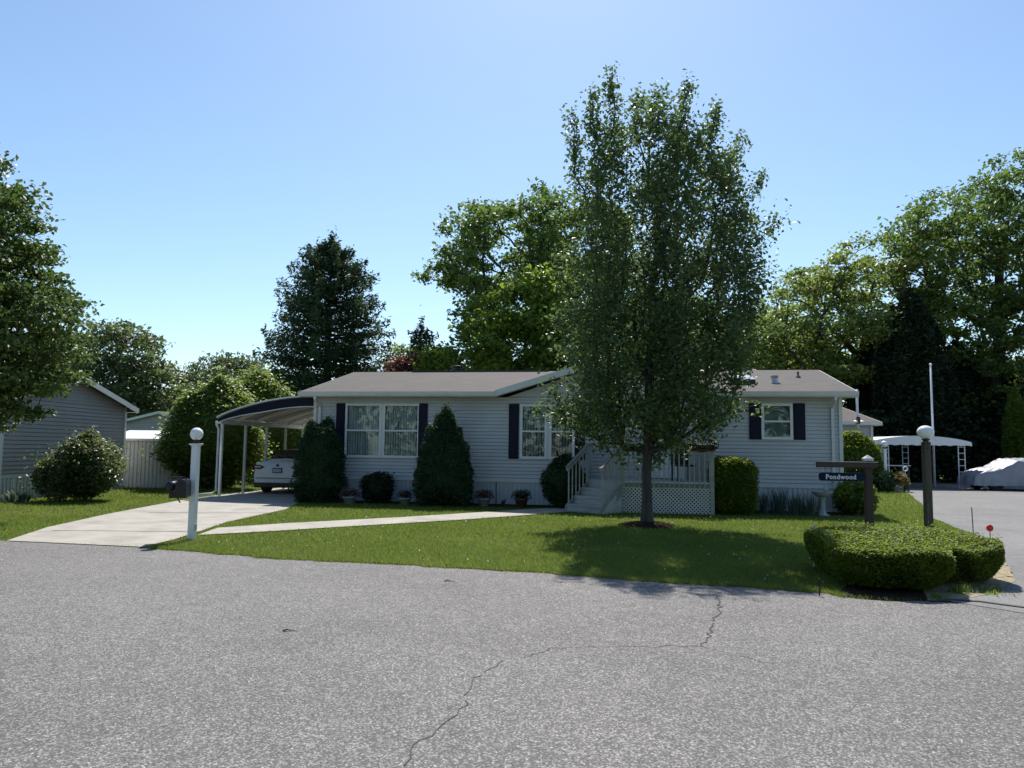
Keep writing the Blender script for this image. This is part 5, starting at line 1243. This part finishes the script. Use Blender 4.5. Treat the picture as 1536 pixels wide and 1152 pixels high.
for x in (2.6, 3.0):
    m = MB(); m.box(x, x + .05, 5.0, 5.05, 0, 2.1); m.build('post', M['metal'], rc)
# things under it
ck = empty('patio_table', (17.3, 34.6, 0), 0, 'dark patio table with pale edge standing under the left of the white carport', 'table')
m = MB(); m.box(-.75, .75, -.4, .4, 1.0, 1.04); m.build('top', M['metal'], ck)
for sx in (-.68, .68):
    for sy in (-.33, .33): m = MB(); m.box(sx-.02, sx+.02, sy-.02, sy+.02, 0, 1.0); m.build('leg', M['black'], ck)
# covered car
cc = empty('covered_car', (20.35, 33.9, 0), R(0), 'car under a crumpled silver fabric cover beside the white carport', 'car')
rr2 = np.random.default_rng(9)
nx, ny = 70, 34; V = []; 
def carz(s, t):     # s along 0..1 (left nose to right), t across -1..1
    prof = np.interp(s, [0, .04, .12, .25, .38, .62, .78, .92, .98, 1.0], [.62, .80, .93, 1.03, 1.40, 1.42, 1.15, .98, .80, .60])
    return prof * (1 - .10 * abs(t) ** 3)
for i in range(nx):
    s = i / (nx - 1); 
    for j in range(ny):
        t = (j / (ny - 1)) * 2 - 1
        # drape: the outer fifth hangs down
        tt = np.clip(t / .78, -1, 1); drop = max(0, abs(t) - .78) / .22
        wv = .92 * (1 - .12 * abs(s - .5) ** 3 * 8)
        z = carz(s, tt); zz = z - drop * (z - .22) 
        sway = .03 * math.sin(s * 70 + 3 * math.sin(s * 13)) * drop + .02 * math.sin(s * 23 + t * 9)
        fx = s * 4.5 + (.05 * math.sin(t * 9) * (1 if s < .05 or s > .95 else 0)) 
        V.append((fx, tt * wv + np.sign(t) * (drop * .06 + sway), zz + .022 * math.sin(s * 31 + t * 7 + 2 * math.sin(t * 5 + s * 9)) * (1 - drop) + .012 * math.sin(s * 60 - t * 21)))
Fs = [(i*ny + j, (i+1)*ny + j, (i+1)*ny + j + 1, i*ny + j + 1) for i in range(nx - 1) for j in range(ny - 1)]
k = len(V)
for j in range(ny):
    V.append((V[j][0] - .06, V[j][1], .22)); V.append((V[(nx-1)*ny + j][0] + .06, V[(nx-1)*ny + j][1], .22))
for j in range(ny - 1): Fs += [(k + 2*j, j, j + 1, k + 2*j + 2), ((nx-1)*ny + j, k + 2*j + 1, k + 2*j + 3, (nx-1)*ny + j + 1)]
m = MB(); m.add([tuple(map(float, v)) for v in V], Fs); co = m.build('fabric_cover', M['cover'], cc, True)
for xx in (.85, 3.6):
    for yy in (-.78, .78):
        m = MB(); m.tube([(xx, yy - .1, .32), (xx, yy + .1, .32)], .32, 18); m.build('wheel', M['tyre'], cc)
cc.rotation_euler = (0, 0, R(-4))
# flag pole and mast
p = P(1410, 700, 36); fp = empty('flag_pole', (p.x, 36.5, 0), 0, 'tall bare white flag pole behind the white carport', 'pole')
zt = P(1406, 549, 36.5).z; m = MB(); m.tube([(0, 0, 0), (0, 0, zt)], [.06, .04], 10); m.build('pole', M['flagpole'], fp, True); m = MB(); m.lathe((0, 0, zt), [(.02, 0), (.07, .05), (.07, .09), (.02, .13)], 10); m.build('finial', M['flagpole'], fp, True)
p = P(1292, 627, 32.2); ms = empty('mast', (p.x, 32.55, 0), 0, 'slim white mast with floodlights at the eave of the house behind', 'mast')
zt = P(1292, 584, 32.55).z; m = MB(); m.tube([(0, 0, 2.6), (0, 0, zt)], .05, 8); m.build('pole', M['flagpole'], ms, True)
m = MB(); m.lathe((-.14, -.1, 2.85), [(.02, 0), (.09, .03), (.09, .08), (.03, .12)], 10); m.build('floodlight', M['white'], ms); m = MB(); m.lathe((.14, -.1, 2.85), [(.02, 0), (.09, .03), (.09, .08), (.03, .12)], 10); m.build('floodlight', M['white'], ms)
m = MB(); m.box(-.06, .06, -.12, 0, 2.82, 3.12); m.build('junction_box', M['black'], ms)
# shrubs by the far lamp
shrub('tall_shrub', 'tall sunlit leafy shrub between the house corner and the far lamp', 'shrub', (gx(1280, 31.9), 31.9), 1.15, .75, 2.40, M['leaf_hedge'], 9000, .11, 2.8, [(0, .8), (.2, 1), (.75, .95), (1, .5)], .12, 3, .08, seedv=41)
q = G(1357, 738)
pt = empty('flower_pot', (q.x - .3, q.y, 0), 0, 'round pot of yellow and orange flowers next to the far lamp post', 'flower pot')
m = MB(); m.lathe((0, 0, 0), [(.2, 0), (.28, .28), (.3, .3)], 14); m.build('pot', M['white'], pt, True)
g_ = rng.normal(size=(380, 3)); g_ /= np.linalg.norm(g_, axis=1, keepdims=True); g_[:, 2] = np.abs(g_[:, 2]); g_ *= [.42, .42, .42]; g_[:, 2] += .32
leaves('flowers', g_, .11, M['leaf_orange'], pt, nrm_bias=1.0)
shrub('low_shrub', 'low pale green leafy plants at the foot of the far lamp post', 'shrub', (gx(1340, 31), 31.3), .75, .5, .8, M['leaf_shrub'], 1800, .13, 2.2, None, .15, 4, .12, seedv=42)
q = P(1358, 706, 31); wn_ = empty('garden_spinner', (q.x, 31, 0), 0, 'thin garden ornament with small white ring by the orange flower pot', 'ornament')
m = MB(); m.tube([(-.12, 0, 0), (-.05, 0, .5), (0, 0, .85)], .02, 6); m.build('rod', M['metal'], wn_); m = MB(); m.tube([(.09 * math.cos(t*.5236), 0, .95 + .09 * math.sin(t*.5236)) for t in range(13)], .025, 6); m.build('ring', M['white'], wn_)

# ------------------------------------------------------------------ trees
TF = 1.0
main = make_tree('maple_tree', 'tall upright young tree on the lawn in a round mulch ring before the porch', 16.05, 970,
    [(178, 900, 1025), (205, 878, 1060), (240, 868, 1092), (290, 862, 1120), (340, 860, 1138), (400, 850, 1146), (480, 834, 1136), (560, 828, 1118), (612, 832, 1098), (645, 855, 1058), (668, 905, 1010), (682, 950, 985)],
    .115, M['leaf_maple'], M['bark'], nanch=720, nleaf=74, lsize=.098, csize=.15, depth=.82, asc=1.15, tip=.0065, mind=.27, bias=.46, flat=1.3, void=.6, vs=1.4, lowd=1.7, fb=1.5, wob_=.10, trunk_top=.82, seedv=4,
    spires=[(859, 260, 162, 8), (889, 205, 137, 5), (914, 190, 121, 4), (961, 195, 125), (988, 195, 136, -4), (1034, 200, 126, -12), (1062, 235, 178, -10), (1106, 270, 214, -20), (1139, 310, 264, -25), (1173, 365, 327, -40), (1168, 430, 400, -40), (1158, 520, 490, -40), (838, 430, 380, 10), (822, 620, 580, 25), (1098, 640, 612, -30), (1142, 626, 606, -70), (812, 640, 610, 35)])
base = G(971, 788)
m = MB(); n = 40; rr = random.Random(3); rings = [(.62, .0), (.55, .035), (.38, .07), (.12, .10)]
vs = []
for r_, z in rings:
    for j in range(n):
        t = 2*math.pi*j/n; q = r_ * (1 + .06 * math.sin(3*t) + rr.uniform(-.04, .04)); vs.append((q*math.cos(t), q*math.sin(t)*.95, z + rr.uniform(-.008, .012) * (z > 0) + (.005 if z == 0 else 0)))
fs = [(i*n+j, i*n+(j+1)%n, (i+1)*n+(j+1)%n, (i+1)*n+j) for i in range(3) for j in range(n)]; fs.append(tuple(3*n + j for j in range(n)))
m.add(vs, fs); mo = m.build('mulch_ring', M['mulch']); mo.location = (main.location.x, 16.05, 0.0); tag(mo, 'round mound of dark mulch around the foot of the lawn tree', 'mulch')

make_tree('street_tree', 'dense leafy tree at the far left edge in front of the taupe house', 15.5, -60,
    [(190, -110, -40), (240, -130, -5), (280, -150, 18), (320, -200, 48), (385, -230, 66), (430, -250, 92), (470, -260, 108), (520, -260, 100), (560, -250, 82), (590, -240, 58), (615, -200, 25), (635, -170, 8)],
    .17, M['leaf_edge'], M['barkdark'], nanch=420, nleaf=150, lsize=.12, csize=.22, depth=.95, asc=.3, tip=.008, mind=.36, bias=.40, flat=.4, void=1.0, vs=1.3, trunk_top=.85, seedv=8)

conifer('spruce_tree', 'large dark pyramidal spruce rising behind the left end of the roof', 44, 487,
    [(363, 4), (380, 30), (400, 48), (430, 68), (470, 82), (500, 92), (540, 98), (580, 100), (625, 90)], M['leaf_spruce'], .34, 27, 9, .27, 150, droop=.12, sidew=.19, seedv=12, thick=.16)
make_tree('oak_tree', 'big spreading oak behind the roof with limbs reaching to the left', 42, 835,
    [(282, 800, 870), (300, 770, 900), (325, 690, 930), (350, 648, 940), (400, 618, 950), (430, 632, 950), (460, 632, 950), (480, 690, 950), (520, 740, 940)],
    .42, M['leaf_oak'], M['barkdark'], nanch=270, nleaf=105, lsize=.26, csize=.40, depth=.8, asc=.35, tip=.024, mind=1.0, void=1.35, bias=.42, flat=.55, trunk_top=.78, seedv=14)
make_tree('maple_tree', 'bright green rounded maple just behind the roof ridge right of centre', 36, 790,
    [(395, 830, 885), (420, 780, 900), (450, 725, 905), (480, 690, 905), (510, 672, 905), (540, 668, 905), (570, 680, 900)],
    .25, M['leaf_light'], M['barkdark'], nanch=200, nleaf=95, lsize=.25, csize=.36, depth=.8, asc=.6, tip=.02, mind=.7, bias=.4, flat=.55, seedv=15)
conifer('pine_tree', 'small thin-crowned pine top between the big spruce and the oak', 40, 628,
    [(487, 4), (500, 18), (512, 28), (522, 20), (534, 30), (560, 22)], M['leaf_spruce'], .09, 9, 5, .26, 26, droop=-.1, sidew=.2, seedv=16, thick=.1)
make_tree('oak_tree', 'wide spreading pale green tree with visible limbs behind the right roof end', 48, 1300,
    [(362, 1285, 1345), (385, 1240, 1370), (410, 1190, 1390), (440, 1150, 1405), (480, 1120, 1415), (520, 1105, 1420), (550, 1120, 1425), (580, 1150, 1400)],
    .5, M['leaf_yellow'], M['barkdark'], nanch=300, nleaf=100, lsize=.27, csize=.46, depth=.8, asc=.45, tip=.028, mind=1.0, bias=.34, flat=.45, trunk_top=.6, seedv=17)
make_tree('tall_tree', 'tallest dark leafy tree rising past the right edge of the view', 46, 1490,
    [(215, 1540, 1600), (240, 1490, 1640), (270, 1455, 1660), (300, 1380, 1680), (335, 1342, 1700), (380, 1345, 1700), (420, 1370, 1700), (480, 1400, 1700), (520, 1400, 1690), (570, 1410, 1680), (620, 1420, 1650)],
    .55, M['leaf_oak'], M['barkdark'], nanch=420, nleaf=115, lsize=.28, csize=.50, depth=.7, asc=.5, tip=.024, mind=1.0, bias=.42, flat=.5, seedv=18)
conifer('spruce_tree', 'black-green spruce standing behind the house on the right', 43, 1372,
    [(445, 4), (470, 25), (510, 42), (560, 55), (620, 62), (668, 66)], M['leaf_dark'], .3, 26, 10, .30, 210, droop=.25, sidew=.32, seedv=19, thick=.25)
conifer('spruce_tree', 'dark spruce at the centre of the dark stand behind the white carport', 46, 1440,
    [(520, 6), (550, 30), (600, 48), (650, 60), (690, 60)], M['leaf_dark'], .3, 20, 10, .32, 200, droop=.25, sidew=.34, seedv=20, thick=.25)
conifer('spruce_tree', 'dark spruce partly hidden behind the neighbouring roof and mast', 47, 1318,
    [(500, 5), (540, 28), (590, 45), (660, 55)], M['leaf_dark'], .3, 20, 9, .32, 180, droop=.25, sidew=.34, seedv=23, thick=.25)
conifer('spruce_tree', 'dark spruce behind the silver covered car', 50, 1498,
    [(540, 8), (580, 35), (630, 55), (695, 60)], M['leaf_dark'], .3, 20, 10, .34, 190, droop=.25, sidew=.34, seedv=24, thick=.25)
conifer('arborvitae', 'slim sunlit arborvitae column at the right edge behind the covered car', 39, 1527,
    [(585, 2), (610, 12), (650, 20), (705, 22)], M['leaf_hedge'], .1, 22, 9, .16, 110, droop=-.3, sidew=.5, seedv=25, thick=.15)
shrub('big_shrub', 'large billowing yellow-green shrub overhanging the white metal shed', 'shrub', (gx(322, 27.4), 27.4), 1.85, 1.2, 4.1, M['leaf_yellow'], 24000, .13, 2.3, [(0, .55), (.15, .80), (.35, 1.0), (.55, .97), (.75, .78), (.9, .55), (1, .25)], .17, 1.9, .10, nb=.9, wild=.14, seedv=44)
shrub('big_shrub', 'tallest part of the shrub row behind the left carport posts', 'shrub', (gx(378, 33.5), 33.5), 2.5, 1.5, 5.0, M['leaf_yellow'], 22000, .15, 2.2, [(0, .62), (.15, .85), (.35, 1.0), (.6, .93), (.8, .70), (.93, .45), (1, .25)], .16, 1.6, .10, nb=.9, wild=.12, seedv=48)
shrub('big_shrub', 'leafy mass of the big shrub row reaching behind the parked car', 'shrub', (gx(440, 36), 36.0), 1.9, 1.4, 3.1, M['leaf_yellow'], 12000, .15, 2.3, [(0, .75), (.4, 1.0), (.8, .8), (1, .35)], .14, 1.9, .1, wild=.1, seedv=45)
shrub('leafy_shrub', 'loose round shrub with yellowish leaves before the taupe house wall', 'shrub', (gx(135, 21.0), 21.0), .98, .95, 1.95, M['leaf_shrub'], 10500, .085, 2.1, [(0, .55), (.25, .9), (.5, 1), (.8, .8), (1, .35)], .16, 3.0, .16, wild=.12, nb=.7, core=.72, corem=M['leaf_dark'], seedv=46)
shrub('leafy_shrub', 'smaller shrub with pale leaf sprays at the left foot of the taupe house', 'shrub', (gx(84, 20.6), 20.6), .62, .55, 1.3, M['leaf_shrub'], 4200, .08, 2.0, None, .2, 4, .2, wild=.4, core=.6, corem=M['leaf_dark'], seedv=47)
q = G(40, 752); tuft('hosta', 'striped low leafy plant beside the left house skirting', q.x, 20.2, 110, .32, .3, M['leaf_teal'], lean=.9, wd=.05)

# smaller trees seen over the roof and between the houses
mid_ = [('small_tree', 'olive green bushy treetop just right of the big spruce', 46, 600, [(520, 590, 625), (535, 575, 650), (560, 570, 660), (590, 575, 655)], 'leaf_yellow', 51),
        ('small_tree', 'reddish leaved treetop peeking over the roof left of the chimney', 38, 615, [(541, 600, 635), (552, 588, 648), (575, 585, 650)], 'leaf_red', 52),
        ('small_tree', 'light green bushy treetop touching the roof chimney', 37, 655, [(530, 648, 668), (545, 638, 680), (570, 632, 684)], 'leaf_light', 53),
        ('far_tree', 'dense round treetop far behind the white shed', 62, 175, [(489, 140, 185), (505, 115, 225), (530, 100, 240), (560, 95, 262), (590, 95, 275), (625, 100, 275)], 'leaf_far', 54),
        ('far_tree', 'distant lower treetops between shed shrub and the spruce', 75, 345, [(537, 330, 370), (552, 290, 400), (575, 270, 410), (610, 262, 410)], 'leaf_far', 55),
        ('far_tree', 'distant treetop beyond the gable of the taupe house', 66, 60, [(520, 40, 95), (550, 10, 120), (590, 0, 130), (620, 0, 130)], 'leaf_far', 56),
        ('far_tree', 'leafy tree filling the gap behind the lawn tree and the roof', 52, 985, [(430, 960, 1010), (460, 930, 1060), (500, 900, 1100), (540, 890, 1110), (575, 900, 1110)], 'leaf_oak', 57),
        ('far_tree', 'bushy tree low behind the right roof slope', 56, 1160, [(470, 1130, 1190), (500, 1100, 1220), (540, 1090, 1250), (580, 1090, 1260)], 'leaf_yellow', 58),
        ('far_tree', 'yellow-green tree low behind the roof between spruce and shrub', 55, 395, [(556, 380, 415), (575, 360, 430), (610, 350, 440)], 'leaf_yellow', 59)]
for nm, lab, D, bu, ol, lm, sd_ in mid_:
    small = (ol[-1][2] - ol[-1][1]) < 110
    make_tree(nm, lab, D, bu, ol, .16, M[lm], M['barkdark'], nanch=70 if small else 190, nleaf=60 if small else 75, lsize=.22 if small else .36, csize=.33 if small else .62, depth=.8, asc=.5, tip=.02, mind=.4 if small else .9, bias=.4, flat=.5, seedv=sd_)
# far wood: a ring of trees that reads as one mass
rw = np.random.default_rng(77); cl = []; rn = []
for i in range(150):
    a = R(-62 + 124 * i / 149) + rw.normal() * .01; d = rw.uniform(78, 105); hgt = rw.uniform(6.5, 9.5) * (1.0 if abs(a) > .1 else .9); r_ = rw.uniform(3.5, 5.5)
    if math.degrees(a) < -16: hgt *= .80
    n = 420; g_ = rw.normal(size=(n, 3)); g_ /= np.linalg.norm(g_, axis=1, keepdims=True); g_ *= (rw.uniform(.5, 1.0, n) * (1 + .2 * np.sin(g_[:, 0] * 5 + i) * np.sin(g_[:, 2] * 6)))[:, None]
    g_ *= [r_, r_, hgt * .55]; g_[:, 2] += hgt * .5; g_[:, 2] = np.abs(g_[:, 2]); g_ += [math.sin(a) * d, math.cos(a) * d, 0]; cl.append(g_); rn.append(np.clip(rw.uniform(0, .8, n) + rw.uniform(-.2, .2), 0, 1))
tag(leaves('distant_woods', np.concatenate(cl), .95, M['leaf_far'], None, np.concatenate(rn)), 'hazy belt of distant trees along the horizon', 'woods', kind='stuff')
cl = []; rn = []  # unseen trees added behind the viewer, darkening window reflections and house front
for i in range(34):
    x = -60 + 120 * i / 33 + rw.normal(); y = -24 - rw.uniform(0, 9); hgt = rw.uniform(9, 14); r_ = rw.uniform(3.5, 5.5); n = 420
    g_ = rw.normal(size=(n, 3)); g_ /= np.linalg.norm(g_, axis=1, keepdims=True); g_ *= rw.uniform(.5, 1.0, n)[:, None] ** .5
    g_ *= [r_, r_, hgt * .55]; g_[:, 2] += hgt * .5; g_[:, 2] = np.abs(g_[:, 2]); g_ += [x, y, 0]; cl.append(g_); rn.append(rw.uniform(0, .9, n))
tag(leaves('unseen_woods', np.concatenate(cl), .9, M['leaf_far'], None, np.concatenate(rn)), 'unseen belt of trees added behind the viewer to block low sky light', 'woods', kind='stuff')
# dark thicket under the right-hand trees
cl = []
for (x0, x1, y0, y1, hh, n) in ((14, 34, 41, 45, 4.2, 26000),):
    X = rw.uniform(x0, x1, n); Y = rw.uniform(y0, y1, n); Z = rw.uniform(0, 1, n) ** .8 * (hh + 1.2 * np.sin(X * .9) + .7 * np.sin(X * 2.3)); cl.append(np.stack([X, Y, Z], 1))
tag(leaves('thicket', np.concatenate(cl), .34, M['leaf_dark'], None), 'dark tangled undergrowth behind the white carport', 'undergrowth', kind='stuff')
